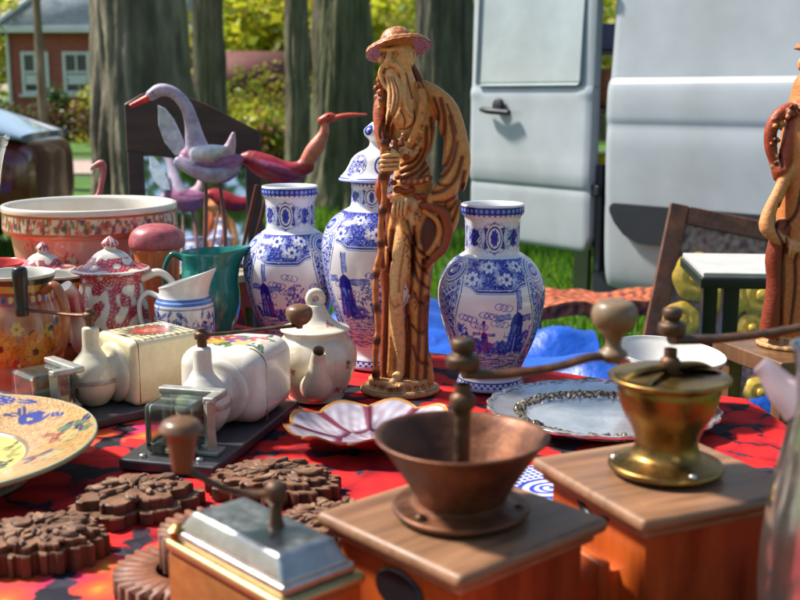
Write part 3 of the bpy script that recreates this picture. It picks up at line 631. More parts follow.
    # ornamental side panels with a medallion on the shoulder
    for r in range(reps):
        xc = W * r / reps + (0 if reps == 3 else 0)
        for x0 in (xc, xc + W if r == 0 else -999):
            w = 92 * (W / 1500)
            m = (np.abs(X - x0) < w * (.75 + .25 * np.cos((Y - s0) / 60.)) ) & (Y > s0 - 50) & (Y < row(zs['ground'] * .55 + zs['scene0'] * .45) + 50)
            cv.mask(m * 1., B1); mm = m * 1.; cv.mask(mm * np.clip((.28 - abs(n1)) * 8, 0, 1), WH); cv.mask(mm * np.clip((n1 - .5) * 4, 0, 1), B3)
            bd = np.abs(np.abs(X - x0) - w * (.75 + .25 * np.cos((Y - s0) / 60.))); on = (Y > s0 - 50) & (Y < g0)
            cv.mask((bd < 10) * on * 1., WH); cv.mask((bd < 3) * on * 1., B1)
            for i in range(14):
                y = s0 - 30 + i * 30
                if y < g0: cv.disk(x0 - w * .55, y, 8, WH); cv.ring(x0 - w * .55, y, 5, 5, 2.5, B2); cv.disk(x0 + w * .55, y + 14, 8, WH); cv.ring(x0 + w * .55, y + 14, 5, 5, 2.5, B2)
            yc = (s0 + s1) / 2
            for rx, ry, c in ((88, 66, WH), (80, 58, B1), (73, 52, WH), (64, 44, B3), (54, 37, WH), (46, 30, B2)): cv.ell(x0, yc, rx * W / 1500, ry, c, -.25)
            for i in range(22):
                a = 2 * PI * i / 22; cv.disk(x0 + 84 * W / 1500 * math.cos(a), yc + 62 * math.sin(a), 6.5, WH); cv.ring(x0 + 84 * W / 1500 * math.cos(a), yc + 62 * math.sin(a), 6.5, 6.5, 2, B1)
            for i in range(3): cv.scroll(x0 - 22 + i * 22, yc, 15, 1.2, i, 4, WH)
            for i in range(5): cv.ell(x0 - 40 + i * 20, s0 + 24 - abs(i - 2) * 11, 15, 20, WH); cv.ell(x0 - 40 + i * 20, s0 + 22 - abs(i - 2) * 11, 11, 15, B2); cv.ell(x0 - 40 + i * 20, s0 + 18 - abs(i - 2) * 11, 4, 8, WH)
    # neck
    a0, a1 = row(zs['nk0']), row(zs['nk1']); yc = (a0 + a1) / 2; hh = (a0 - a1) / 2
    K = 4; cw = W / K
    wv = hh * (.78 + .22 * np.cos(X * 2 * PI * K / W)) ; zig = 9 * np.abs(np.sin(X * PI * K * 6 / W))
    band = (np.abs(Y - yc) < wv - zig) * 1.
    cv.mask((np.abs(Y - yc) < wv - zig + 5) * 1., B3, .7); cv.mask(band, B1); cv.mask(band * np.clip((.13 - abs(bandnoise(W, H, 30, .3, seed + 5))) * 9, 0, 1), B4, .9)
    for i in range(K + 1):
        x = i * cw + cw / 2 - cw * .5
        for sg in (-1, 1):
            leafspray(cv, x + sg * cw * .22, yc - 4, cw * .21, 0 if sg > 0 else PI, B4)
            for s2 in (-1, 1): swirl(cv, x + sg * cw * .33, yc + s2 * hh * .5, hh * .55, sg * s2, WH, 5); leafspray(cv, x + sg * cw * .15, yc + s2 * hh * .62, hh * .36, s2 * PI / 2, WH)
        cv.ell(x, yc, cw * .19, hh * .86, WH); cv.ell(x, yc, cw * .165, hh * .74, B1); cv.ell(x, yc, cw * .14, hh * .62, WH)
        cv.flower(x, yc, hh * .5, B2, WH, 8, B1, .2); cv.disk(x, yc, hh * .16, B1)
    # rim
    r0, r1 = row(zs['rim0']), row(zs['rim1'])
    cv.mask(((Y < r0) & (Y > r1)) * np.ones((1, W)), B1)
    for i in range(36):
        x = (i + .5) * W / 36; cv.ell(x, (r0 + r1) / 2, W / 110, (r0 - r1) * .26, B3); cv.ell(x + W / 72, r0 + 2, W / 170, 6, B2)
    cv.mask(((Y < r1) & (Y > r1 - 7)) * np.ones((1, W)), WH)
    return cv
VP = [(.040, .0), (.0505, .002), (.052, .008), (.0495, .016), (.0465, .022), (.047, .030), (.054, .046), (.068, .080), (.0775, .115), (.082, .142), (.0805, .163), (.073, .183), (.061, .199), (.048, .2085), (.0425, .2125), (.0415, .222), (.0415, .240), (.042, .259), (.0435, .2665), (.0475, .272), (.0478, .283), (.0462, .286), (.0435, .2845), (.0395, .277), (.0375, .262), (.037, .24)]
VZ = dict(scene0=.034, ground=.070, sh0=.168, sh1=.207, nk0=.213, nk1=.262, rim0=.272, rim1=.283)
def vase(label, loc, k, canvas, uoff):
    p = spline(VP, 360) * k; m = MB(); lathe(m, p, 420, canvas=canvas, uoff=uoff)
    o = m.build('vase', CER, loc=loc); return tag(o, label, 'vase')
row = arc_rows(spline(VP, 360), 1000)
cvA = vase_canvas(row, 1500, VZ, 11, 3, mills=((104, 2, 176), (-52, 0, 92)), treesat=((-130, 4, 34, 74), (215, 0, 40, 130), (30, 8, 34, 60), (-96, 8, 34, 70), (166, 8, 46, 96), (-170, 6, 44, 130), (62, 8, 26, 44)))
cvB = vase_canvas(row, 1500, VZ, 31, 3, mills=((-100, 2, 170),), treesat=((70, 6, 56, 170), (135, 6, 40, 120), (-20, 8, 40, 50), (-180, 8, 30, 60)))
vase('rimmed blue and white vase with two windmills, right of the bearded figurine', (.135, 1.600, TZ + .004), .962, cvA, 0)
vase('open blue and white vase with one windmill and a tree, behind the small cream teapot', (-.184, 1.84, TZ + .004), .985, cvB, .015)
# covered jar
JP = [(.042, 0), (.053, .002), (.0545, .009), (.052, .018), (.049, .026), (.051, .038), (.062, .066), (.077, .115), (.0865, .160), (.089, .190), (.086, .212), (.077, .232), (.062, .247), (.047, .255), (.0425, .259), (.041, .270), (.0405, .285), (.041, .298), (.040, .299), (.037, .29)]
JZ = dict(scene0=.040, ground=.092, sh0=.206, sh1=.252, nk0=.258, nk1=.291, rim0=.2935, rim1=.2965)
rj = arc_rows(spline(JP, 380), 1000)
cvC = vase_canvas(rj, 1600, JZ, 57, 3, mills=((-110, 2, 200),), treesat=((30, 8, 66, 230), (105, 8, 44, 140), (-40, 8, 40, 60)))
t = thing('lidded_jar', 'tall lidded blue and white jar half hidden behind the bearded figurine', 'jar', (-.036, 1.735, TZ + .004))
m = MB(); lathe(m, spline(JP, 380), 420, canvas=cvC, uoff=.03); m.build('jar_body', CER, t)
LP = [(.034, .297), (.0585, .2985), (.0605, .301), (.058, .3045), (.051, .312), (.045, .322), (.039, .333), (.030, .341), (.018, .347), (.0125, .352), (.0115, .358), (.0135, .362), (.0195, .369), (.0205, .377), (.0155, .382), (.008, .388), (.0015, .3905)]
lp = spline(LP, 160); rl = arc_rows(lp, 500)
cv = Canvas(1200, 500, WH); n1 = bandnoise(1200, 500, 24, .3, 8)
Y = np.arange(500)[:, None] + .5; X = np.arange(1200)[None, :] + .5
for i in range(6):
    x = 100 + i * 200; y = (rl(.308) + rl(.338)) / 2; h = abs(rl(.308) - rl(.338)) / 2
    if i % 2: cv.ell(x, y, 66, h, B1); cv.ell(x, y, 54, h * .8, WH); cv.flower(x, y, h * .62, B2, B1, 7, B1); leafspray(cv, x, y - 10, h * .7, -PI / 2, B2)
    else:
        mm = (((X - x) / 72) ** 2 + ((Y - y) / (h * 1.05)) ** 2 < 1) * 1.; cv.mask(mm, B1); cv.mask(mm * np.clip((.4 - abs(n1)) * 6, 0, 1), WH); cv.ring(x, y, 78, h * 1.1, 5, B1)
cv.mask((np.abs(Y - rl(.3035)) < 4) * np.ones((1, 1200)), B2); cv.mask((np.abs(Y - rl(.3005)) < 3) * np.ones((1, 1200)), B3)
for i in range(6): x = 100 + i * 200; cv.ell(x, rl(.378), 90, abs(rl(.370) - rl(.388)) * .42, B1); cv.flower(x, rl(.378), 26, B3, WH, 5, B2)
m = MB(); lathe(m, lp, 220, canvas=cv, uoff=.04); m.build('lid', CER, t)

# ------------------------------------------------------------------ pottery on the left
def pot_handle(name, P, r, mat, parent, col, flat=.7, seg=14):
    m = MB(); tube(m, P, r, seg, col, n=40, flat=flat); return m.build(name, mat, parent)
CW = (.70, .66, .56); CRM = (.72, .67, .55)
# large cachepot
t = thing('planter', 'large pink glazed planter with a band of small flowers under its white rim', 'planter', (-.575, 2.04, TZ + .004)); t.scale = (1, 1, .965)
PP = [(.098, 0), (.105, .004), (.112, .03), (.124, .08), (.135, .13), (.143, .178), (.1465, .188), (.1555, .192), (.1575, .20), (.1570, .224), (.1585, .232), (.158, .240), (.154, .2425), (.148, .240), (.143, .228), (.134, .17), (.118, .08), (.104, .02), (.02, .014)]
pp = spline(PP, 200); rp = arc_rows(pp[:140], 600); cv = Canvas(2000, 600, (.66, .27, .20))
ss = np.r_[0, np.cumsum(np.linalg.norm(np.diff(pp, axis=0), axis=1))]; ss /= ss[-1]; zz = pp[:, 1]; top = np.argmax(zz)
rp = lambda z: (1 - np.interp(z, np.maximum.accumulate(zz[:top + 1] + np.arange(top + 1) * 1e-9), ss[:top + 1])) * 600
Y = np.arange(600)[:, None] + .5; ones = np.ones((1, 2000))
cv.mask(np.clip((Y - rp(.10)) / 160, 0, 1) * ones, (.62, .20, .13), .5); cv.mask(np.clip(.3 * bandnoise(2000, 600, 300, .6, 2), 0, .5), (.72, .45, .38))
cv.mask((Y < rp(.2415)) * ones, (.72, .66, .56)); cv.mask(((Y < rp(.225)) & (Y > rp(.2415))) * ones, (.72, .64, .52)); bandm = ((Y < rp(.199)) & (Y > rp(.227))) * ones; cv.mask(bandm, (.62, .50, .36))
rs = random.Random(5)
y0, y1 = rp(.227), rp(.199)
for i in range(900):
    x = rs.random() * 2000; y = y0 + 3 + (y1 - y0 - 6) * rs.random(); cv.ell(x, y, 4 + rs.random() * 7, 3 + rs.random() * 4, ((.55, .06, .05), (.35, .05, .06), (.10, .12, .05), (.6, .2, .06), (.08, .05, .10), (.70, .58, .40))[rs.randrange(6)], rs.random() * 3, .9)
cv.mask((np.abs(Y - rp(.197)) < 3) * ones, (.50, .12, .05)); cv.mask((np.abs(Y - rp(.229)) < 2.5) * ones, (.45, .12, .05))
def spray(x, y, k):
    for j in range(26):
        a = rs.random() * 2 * PI; r = k * (.25 + .75 * rs.random()); cv.line([(x, y), (x + r * math.cos(a) * .8, y + r * math.sin(a))], 3.2, (.42, .07, .05), smooth=0); cv.disk(x + r * math.cos(a) * .8, y + r * math.sin(a), 5, (.5, .06, .05))
    for j in range(14): cv.flower(x + rs.uniform(-.32, .32) * k, y + rs.uniform(-.5, .5) * k, 12, ((.62, .16, .12), (.70, .60, .42), (.3, .28, .10))[j % 3], (.6, .5, .1), 5)
for x in (170, 610, 830, 1000, 1260, 1560, 1850): spray(x, (rp(.15) + rp(.11)) / 2, 74 if x != 1000 else 40)
m = MB(); lathe(m, pp, 300, canvas=cv); m.build('planter_body', CER, t)
# toadstool ornament
t = thing('toadstool_ornament', 'ceramic toadstool with a pink cap and orange stem in front of the planter', 'ornament', (-.418, 1.875, TZ + .004))
m = MB(); lathe(m, spline([(.036, 0), (.038, .05), (.037, .11), (.038, .15), (.040, .172), (.036, .182), (.02, .185)], 40), 48, (.62, .17, .055)); m.build('stem', CERM, t)
m = MB(); lathe(m, spline([(.028, .174), (.043, .172), (.0475, .178), (.0465, .190), (.039, .203), (.024, .211), (.002, .214)], 50), 60, (.42, .10, .11), rmod=lambda r, z, u: (r * (1 + .02 * np.sin(u * 19)), z)); m.build('cap', pmat('mottled_rose_glaze', None, .42, nscale=70, namt=.45, bscale=60, bstr=.3), t)

def red_canvas(seed, W=1200, H=600):
    cv = Canvas(W, H, (.68, .63, .53)); n = bandnoise(W, H, 95, .5, seed); n2 = bandnoise(W, H, 17, .35, seed + 1)
    return cv, n, n2
REDT = (.36, .022, .045); REDL = (.55, .14, .16)
def red_cover(cv, n, n2, m):
    a = np.clip((n + .22) * 5, 0, 1) * m
    cv.mask(a, REDT); cv.mask(a * np.clip((n2 - .3) * 2, 0, 1), REDL, .6); cv.mask(a * np.clip((n2 - 1.0) * 4, 0, 1), (.68, .5, .48), .8); cv.mask(np.clip(1 - abs(n + .22) * 7, 0, 1) * m, (.26, .01, .05), .8)
def red_pot(loc, k, label, rz, seed, spout=True, cat='teapot'):
    t = thing('teapot' if spout else 'sugar_bowl', label, cat, loc, rz)
    P = spline(np.array([(.040, 0), (.047, .002), (.050, .012), (.055, .035), (.059, .065), (.058, .095), (.053, .125), (.049, .147), (.049, .158), (.052, .163), (.050, .166), (.045, .164)]) * k, 160)
    cv, n, n2 = red_canvas(seed); Y = np.linspace(0, 1, 600)[:, None]; red_cover(cv, n, n2, np.ones((600, 1200))); red_cover(cv, n + 1.2, n2, (Y < .16) * (Y > .05) * np.ones((1, 1200)))
    m = MB(); lathe(m, P, 260, canvas=cv); m.build('pot_body', CER, t)
    L = spline(np.array([(.044, .164), (.060, .163), (.0615, .1655), (.058, .168), (.042, .173), (.033, .182), (.022, .192), (.012, .197), (.009, .200), (.012, .203), (.0135, .207), (.010, .212), (.004, .217), (.0005, .219)]) * k, 120)
    cv, n, n2 = red_canvas(seed + 3, 900, 400); red_cover(cv, n + .7, n2, (np.linspace(0, 1, 400)[:, None] > .46) * (np.linspace(0, 1, 400)[:, None] < .84) * np.ones((1, 900))); red_cover(cv, n, n2, (np.linspace(0, 1, 400)[:, None] < .22) * np.ones((1, 900)))
    cv.mask((np.abs(np.linspace(0, 1, 400)[:, None] - .79) < .02) * np.ones((1, 900)), (.70, .62, .52))
    m = MB(); lathe(m, L, 160, canvas=cv); m.build('lid', CER, t)
    if spout:
        h = [(.046, 0, .150), (.075, 0, .158), (.096, 0, .138), (.094, 0, .105), (.078, 0, .072), (.054, 0, .050)]
        m = MB(); tube(m, np.array(h) @ rotz(R(-48)).T * k, np.array([.011, .0085, .008, .0075, .008, .010]) * k, 16, np.array([(.68, .63, .53), (.66, .6, .5), (.66, .58, .5), (.4, .08, .1), (.66, .6, .5), (.66, .6, .5)]), n=50, flat=.75); m.build('handle', CER, t)
        sp = [(-.040, 0, .045), (-.064, 0, .062), (-.074, 0, .100), (-.080, 0, .135), (-.094, 0, .152)]
        cs = np.array([REDT, (.55, .3, .3), (.66, .6, .5), REDT, (.5, .12, .14), (.68, .6, .52)])
        m = MB(); tube(m, np.array(sp) * k, np.array([.024, .020, .0145, .0115, .0105]) * k, 20, cs, n=60); m.build('spout', CER, t)
    return t
red_pot((-.452, 1.70, TZ + .004), .98, 'red and white transfer printed pot with a pointed lid beside the blue and white creamer', R(58), 21)
red_pot((-.60, 1.83, TZ + .004), .86, 'smaller red and white lidded bowl behind the jug with the orange flower', 0, 41, False, 'bowl')

def jug_lip(spx, tall, width=.55):
    def f(r, z, u):
        a = (u - spx + .5) % 1 - .5; top = np.clip((z - tall[0]) / (tall[1] - tall[0]), 0, 1); g = np.exp(-(a / (width * .16)) ** 2); b = np.clip(np.cos(a * 2 * PI), -1, 1)
        return r * (1 + top ** 1.5 * g * tall[2]), z + top ** 2 * (g * tall[3] + .5 * tall[4] * (b - 1))
    return f
# blue and white creamer
t = thing('creamer', 'white creamer painted with blue leaves and a blue collar line', 'creamer', (-.332, 1.66, TZ + .004), 0); t.scale = (.92, .92, .97)
P = spline([(.040, 0), (.044, .003), (.047, .02), (.049, .05), (.050, .08), (.0495, .112), (.048, .122), (.043, .129), (.0405, .136), (.0400, .150), (.041, .166), (.0395, .167), (.038, .15), (.038, .13)], 150)
cv = Canvas(1400, 700, (.70, .70, .66)); ss = np.r_[0, np.cumsum(np.linalg.norm(np.diff(P, axis=0), axis=1))]; ss /= ss[-1]; i0 = np.argmax(P[:, 1])
rz_ = lambda z: (1 - np.interp(z, P[:i0 + 1, 1], ss[:i0 + 1])) * 700
Y = np.arange(700)[:, None] + .5
cv.mask(((Y < rz_(.121)) & (Y > rz_(.131))) * np.ones((1, 1400)), (.06, .14, .40)); cv.mask((np.abs(Y - rz_(.126)) < 3) * np.ones((1, 1400)), (.3, .4, .65)); cv.mask((np.abs(Y - rz_(.116)) < 2.5) * np.ones((1, 1400)), (.10, .14, .38))
for i in range(12):
    x = 60 + i * 117; y = rz_(.090) + rs.uniform(-14, 14)
    for j in range(17): cv.leaf(x + rs.uniform(-42, 42), y + rs.uniform(-50, 70), 50 + 14 * rs.random(), 19, rs.random() * 2 * PI, ((.012, .03, .20), (.02, .06, .32), (.05, .12, .42))[j % 3], (.5, .58, .7))
    cv.scroll(x + 54, y - 10, 26, 1.2, rs.random() * 6, 6, (.015, .04, .22)); cv.flower(x + 58, y + 44, 26, (.03, .08, .34), (.6, .6, .6), 6)
cv.flower(1050, rz_(.152), 22, (.02, .05, .3), (.05, .1, .4), 6)
m = MB(); lathe(m, P, 240, canvas=cv, rmod=jug_lip(.72, (.125, .167, .40, .008, .024))); m.build('creamer_body', CER, t)
pot_handle('handle', [(-.040, 0, .128), (-.060, 0, .136), (-.074, 0, .118), (-.070, 0, .085), (-.048, 0, .060)], [.007, .006, .006, .006, .007], CER, t, (.70, .70, .66))
# teal pitcher
t = thing('pitcher', 'plain teal green pitcher standing behind the blue and white creamer', 'pitcher', (-.318, 1.81, TZ + .004), 0); t.scale = (.88, .88, .93)
P = spline([(.040, 0), (.046, .004), (.046, .012), (.036, .022), (.034, .03), (.046, .05), (.056, .085), (.057, .115), (.052, .145), (.049, .165), (.052, .188), (.0505, .189), (.047, .165), (.05, .14)], 110)
m = MB(); lathe(m, P, 120, (.010, .20, .165), rmod=jug_lip(.76, (.13, .189, .5, .006, .004))); m.build('pitcher_body', CER, t)
pot_handle('handle', [(-.048, 0, .175), (-.070, 0, .182), (-.085, 0, .150), (-.078, 0, .11), (-.054, 0, .08)], [.008, .007, .007, .007, .008], CER, t, (.010, .13, .10))
# painted jugs
def painted_jug(label, loc, k, rz, seed, blue):
    t = thing('jug', label, 'jug', loc, rz); rs = random.Random(seed)
    P = spline(np.array([(.046, 0), (.052, .003), (.053, .012), (.050, .018), (.054, .035), (.061, .065), (.063, .095), (.058, .125), (.050, .150), (.049, .165), (.053, .180), (.055, .1845), (.0525, .186), (.048, .178), (.045, .16)]) * k, 160)
    W, H = 1400, 700; cv = Canvas(W, H, (.40, .155, .07)); n = bandnoise(W, H, 120, .6, seed); cv.mask(np.clip(n * .3 + .2, 0, .6), (.55, .30, .16))
    Y = np.linspace(0, 1, H)[:, None]; o = np.ones((1, W))
    cv.mask((Y > .90) * o, (.42, .42, .37)); cv.mask((Y < .155) * o, (.60, .58, .50)); cv.mask(((Y > .155) & (Y < .19)) * o, (.03, .05, .02)); cv.mask(((Y > .20) & (Y < .235)) * o, (.55, .30, .04)); cv.mask(((Y > .24) & (Y < .33)) * o, (.32, .05, .03))
    for i in range(30): cv.ell(i * 47, H * .285, 15, 17, ((.6, .4, .05), (.5, .45, .36), (.05, .08, .2))[i % 3], .4)
    for i in range(8):
        x = 90 + i * 175; y = H * (.60 + .03 * (i % 2))
        for j in range(9): cv.leaf(x + rs.uniform(-70, 70), y + rs.uniform(-95, 120), 58, 28, rs.random() * 6.3, ((.012, .035, .012), (.03, .08, .02), (.012, .02, .05))[j % 3], (.1, .14, .05))
        if blue and i % 2: 
            cv.flower(x, y, 82, (.03, .05, .30), (.5, .4, .05), 8, (.01, .01, .05)); cv.flower(x, y, 40, (.4, .45, .6), (.5, .4, .05), 7)
        else:
            cv.flower(x, y, 92, (.62, .17, .018), (.22, .04, .01), 12, (.16, .03, .01)); cv.flower(x, y, 58, (.70, .27, .03), (.18, .04, .01), 10, (.3, .06, .01)); cv.disk(x, y, 17, (.12, .025, .01))
        cv.flower(x + 88, y - 90, 34, (.6, .4, .04), (.4, .06, .03), 6); cv.flower(x + 88, y + 80, 36, (.03, .05, .26) if blue else (.4, .04, .03), (.6, .5, .1), 6)
    m = MB(); lathe(m, P, 240, canvas=cv, uoff=.018); m.build('jug_body', CER, t)
    pot_handle('handle', np.array([(.050, 0, .162), (.070, 0, .172), (.086, 0, .150), (.088, 0, .115), (.078, 0, .082), (.058, 0, .066)]) * k, np.array([.009, .008, .0075, .0075, .008, .009]) * k, CER, t, (.33, .11, .045))
    return t
painted_jug('brown painted jug with a big orange flower at the left end of the table', (-.548, 1.555, TZ + .004), .97, R(-25), 3, False)
painted_jug('smaller painted jug with blue and yellow flowers behind the orange flower jug', (-.545, 1.74, TZ + .004), .80, R(-10), 8, True)

# small cream teapot
t = thing('teapot', 'small cream teapot with a looped lid and scattered tiny red flowers', 'teapot', (-.121, 1.535, TZ + .004), R(8))
P = spline([(.034, 0), (.039, .002), (.0405, .008), (.044, .016), (.052, .034), (.0575, .055), (.0575, .070), (.052, .084), (.045, .093), (.0435, .0985), (.0445, .101), (.040, .1005)], 140)
cv = Canvas(1400, 600, (.66, .59, .46)); cv.mask(np.clip(.25 * bandnoise(1400, 600, 200, .7, 4) + .1, 0, .4), (.5, .40, .28), .7)
def posy(cv, x, y, k):
    for j in range(5): cv.leaf(x, y, k * 1.3, k * .45, rs.random() * 6.3, ((.05, .09, .04), (.12, .13, .08))[j % 2])
    for j in range(6): cv.flower(x + rs.uniform(-.6, .6) * k, y + rs.uniform(-.5, .5) * k, k * .42, ((.50, .06, .035), (.55, .2, .06), (.25, .10, .25))[j % 3], (.6, .4, .1), 5)
for x, y, k in ((880, 270, 30), (850, 470, 30), (1000, 350, 26), (560, 300, 24), (300, 260, 28), (150, 430, 28), (1200, 300, 28), (930, 490, 22)): posy(cv, x, y, k)
lob = lambda r, z, u: (r * (1 + .022 * np.sin(np.clip(z / .1, 0, 1) * PI) * np.abs(np.cos(u * PI * 8))), z)
m = MB(); lathe(m, P, 240, canvas=cv, rmod=lob); m.build('pot_body', CERM, t)
L = spline([(.036, .1005), (.047, .1005), (.0495, .1025), (.047, .105), (.036, .109), (.026, .116), (.019, .126), (.015, .134), (.012, .1375), (.001, .1385)], 90)
cv = Canvas(900, 300, (.66, .59, .46)); posy(cv, 540, 160, 24); posy(cv, 250, 150, 24); posy(cv, 800, 150, 24)
l = MB(); lathe(l, L, 120, canvas=cv, rmod=lambda r, z, u: (r * (1 + .02 * np.abs(np.cos(u * PI * 10)) * (r > .03)), z)); lid = l.build('lid', CERM, t)
l = MB(); a = np.linspace(0, 2 * PI, 40)
tube(l, np.c_[.0095 * np.cos(a) + .001, a * 0, .1455 + .0105 * np.sin(a)], .0052, 14, (.64, .57, .44), flat=1.35, caps=False, up=(0, 1, 0)); l.build('lid_loop', CERM, lid)
m = MB(); tube(m, [(-.002, -.046, .030), (-.003, -.066, .036), (-.003, -.079, .055), (-.002, -.087, .078), (-.001, -.098, .092)], [.024, .021, .0145, .0105, .0088], 24, (.64, .57, .44), n=50, caps=False)
tube(m, [(-.001, -.098, .092), (-.0012, -.0965, .0905), (-.0018, -.0915, .083)], [.0088, .0066, .006], 24, (.2, .15, .10), caps=False); m.build('spout', CERM, t)
pot_handle('handle', [(.01, .052, .082), (.012, .075, .088), (.014, .090, .070), (.012, .080, .042), (.008, .056, .030)], [.006, .0055, .0055, .0055, .006], CERM, t, (.64, .57, .44))
# ------------------------------------------------------------------ porcelain wall coffee mills lying on their boards
def glass_cup(parent, sx, sy, h, at):
    m = MB(); box(m, (sx, sy, h), at, .006, 3)
    i = MB(); box(i, (sx - .010, sy - .010, h - .012), (at[0], at[1], at[2] + .003), .004, 2)
    m.add(i.v[0], [list(f)[::-1] for k in i.f for f in k])
    return m.build('glass_cup', GLASSG, parent)
def wall_mill(label, loc, rz, can, bev, deco, arm, knob_h, knobmat, canw=.112, canl=.125, canh=.094):
    t = thing('wall_coffee_mill', label, 'coffee mill', loc, rz)
    m = MB(); box(m, (.122, .288, .014), (0, 0, .007), .003); m.build('board', BOARDM, t)
    for sx, sy in ((-.035, -.132), (.035, -.128)):
        m = MB(); lathe(m, [(.0045, .014), (.0045, .0165), (.003, .018), (.0005, .0182)], 14, at=(sx, sy, 0)); m.build('screw', STEEL, t)
    # canister: a softly rounded block, decorated on the upper face
    bm = bmesh.new(); bmesh.ops.create_grid(bm, x_segments=1, y_segments=1, size=.5); bm.free()
    n = 74; g = np.linspace(-1, 1, n); V = []; F = []; Cc = []; off = 0
    hx, hy, hz = canw / 2, canl / 2, canh / 2; c0 = np.array([0, .072, .014 + hz])
    for ax in range(3):
        for sg in (-1, 1):
            A, B = np.meshgrid(g, g, indexing='ij'); P = np.zeros((n, n, 3)); P[..., ax] = sg; P[..., (ax + 1) % 3] = A; P[..., (ax + 2) % 3] = B * sg
            P = P.reshape(-1, 3) * np.array([hx, hy, hz]); q_ = np.clip(P, -np.array([hx, hy, hz]) + bev, np.array([hx, hy, hz]) - bev); d = P - q_
            L = np.linalg.norm(d, axis=1, keepdims=True); Q = q_ + np.where(L > 1e-9, d / np.maximum(L, 1e-9) * bev, 0)
            on = np.where(L > 1e-9, 1, 0)
            col = np.tile(np.array(can, float), (len(Q), 1))
            if ax == 2 and sg == 1: col = deco.sample((Q[:, 0] / (2 * hx) + .5) * .998, Q[:, 1] / (2 * hy) + .5)
            bul = 1 + .02 * (1 - (Q[:, 2:3] / hz) ** 2)
            V.append(Q * np.array([1, 1, 1]) * np.c_[bul, bul, np.ones_like(bul)] + c0); F.append(grid_faces(n, n, False) + off); Cc.append(col); off += n * n
    m = MB(); m.add(np.concatenate(V), np.concatenate(F), np.concatenate(Cc)); o = m.build('canister', CERM, t)
    bm = bmesh.new(); bm.from_mesh(o.data); bmesh.ops.remove_doubles(bm, verts=bm.verts, dist=2e-5); bmesh.ops.recalc_face_normals(bm, faces=bm.faces); bm.to_mesh(o.data); bm.free()
    m = MB(); s_ = np.array([(hx * 1.006, c0[1] + hy * .55, z) for z in np.linspace(.02, .014 + canh - bev, 20)] + [(hx * 1.006 - bev * (1 - math.cos(a)), c0[1] + hy * .55, .014 + canh - bev + bev * math.sin(a)) for a in np.linspace(.1, 1.5, 10)]); s_[:, 1] = c0[1] - hy + bev * .9
    tube(m, s_, .0009, 6, (.22, .12, .04)); m.build('seam', CERM, o)
    # collar disc, grinder housing with a tapered axle sleeve
    W_ = tuple(np.array(can) * .6 + np.array((.62, .58, .5)) * .4)
    m = MB(); lathe(m, spline([(.042, 0), (.042, .006), (.038, .010), (.030, .012), (.024, .016), (.022, .028)], 40), 60, W_, at=(0, c0[1] - hy + .003, c0[2] - .004), mat=rotx(R(90))); m.build('collar', CERM, t)
    gy = c0[1] - hy - .030
    m = MB(); lathe(m, spline([(.012, .014), (.020, .018), (.031, .034), (.0335, .052), (.029, .070), (.018, .084), (.0125, .094), (.0115, .118), (.010, .122), (.0055, .124)], 70), 60, W_, at=(-.006, gy, 0)); hs = m.build('grinder_housing', CERM, t)
    m = MB(); lathe(m, [(.0345, 0), (.0348, .003), (.0345, .006)], 50, tuple(np.array(W_) * .8), at=(-.006, gy, .048)); m.build('joint_ring', ZINC, hs)
    m = MB(); lathe(m, [(.006, .122), (.006, .133), (.009, .134), (.0095, .139), (.008, .142), (.0055, .143), (.005, .147), (.001, .148)], 20, at=(-.006, gy, 0)); m.build('axle', IRON, t)
    # bracket holding the glass
    cy = gy - .064
    m = MB(); tube(m, [(.036, cy - .012, .014), (.036, cy - .012, .030), (.0355, cy - .012, .055), (.036, cy - .012, .078)], [.0095, .0075, .007, .0078], 4, flat=1., n=14); box(m, (.026, .026, .005), (.036, cy - .012, .0165), .001); box(m, (.084, .016, .008), (0, cy + .02, .079), .002); box(m, (.014, .042, .008), (.036, cy + .004, .0785), .002)
    box(m, (.012, .012, .064), (-.036, cy + .022, .046), .002); m.build('bracket', ZINC, t)
    glass_cup(t, .062, .060, .060, (-.006, cy - .008, .046))
    m = MB(); box(m, (.030, .004, .010), (-.006, gy - .030, .040), .001); m.build('outlet', BLK, t)
    # crank
    a0 = np.array([-.006, gy, .1385]); e = np.array(arm)
    m = MB(); tube(m, [a0, a0 + (e - a0) * .3 + np.array([0, 0, -.001]), a0 + (e - a0) * .7, e], [.0048, .0042, .004, .0045], 10, flat=.55, n=24); m.build('crank_arm', IRON, t)
    m = MB(); lathe(m, spline(knob_h, 40), 40, at=e); m.build('crank_knob', knobmat, t)
    return t
d1 = Canvas(500, 500, (.66, .60, .38)); n = bandnoise(500, 500, 60, .5, 3)
for i in range(9):
    d1.line([(30 + i * 55, 20), (30 + i * 55, 400)], 9, (.10, .06, .04)); d1.line([(20, 30 + i * 46), (480, 30 + i * 46)], 8, (.10, .06, .04))
d1.ell(250, 240, 205, 175, (.62, .55, .36)); 
for j in range(16): d1.leaf(250, 240, 190, 60, j * .39, ((.06, .07, .03), (.12, .09, .04))[j % 2], (.4, .36, .2))
d1.flower(250, 240, 130, (.42, .07, .05), (.6, .4, .2), 7, (.15, .03, .02)); d1.flower(250, 240, 62, (.55, .22, .16), (.3, .04, .03), 6)
for i in range(70): d1.line([(14 + i * 7, 430), (14 + i * 7, 452)], 3, (.06, .05, .03))
d2 = Canvas(500, 500, (.70, .66, .56)); rs = random.Random(2)
for j in range(40): d2.leaf(250 + rs.uniform(-170, 170), 260 + rs.uniform(-110, 110), 80, 34, rs.random() * 6.3, ((.05, .12, .02), (.12, .18, .04), (.03, .07, .02))[j % 3], (.3, .36, .12))
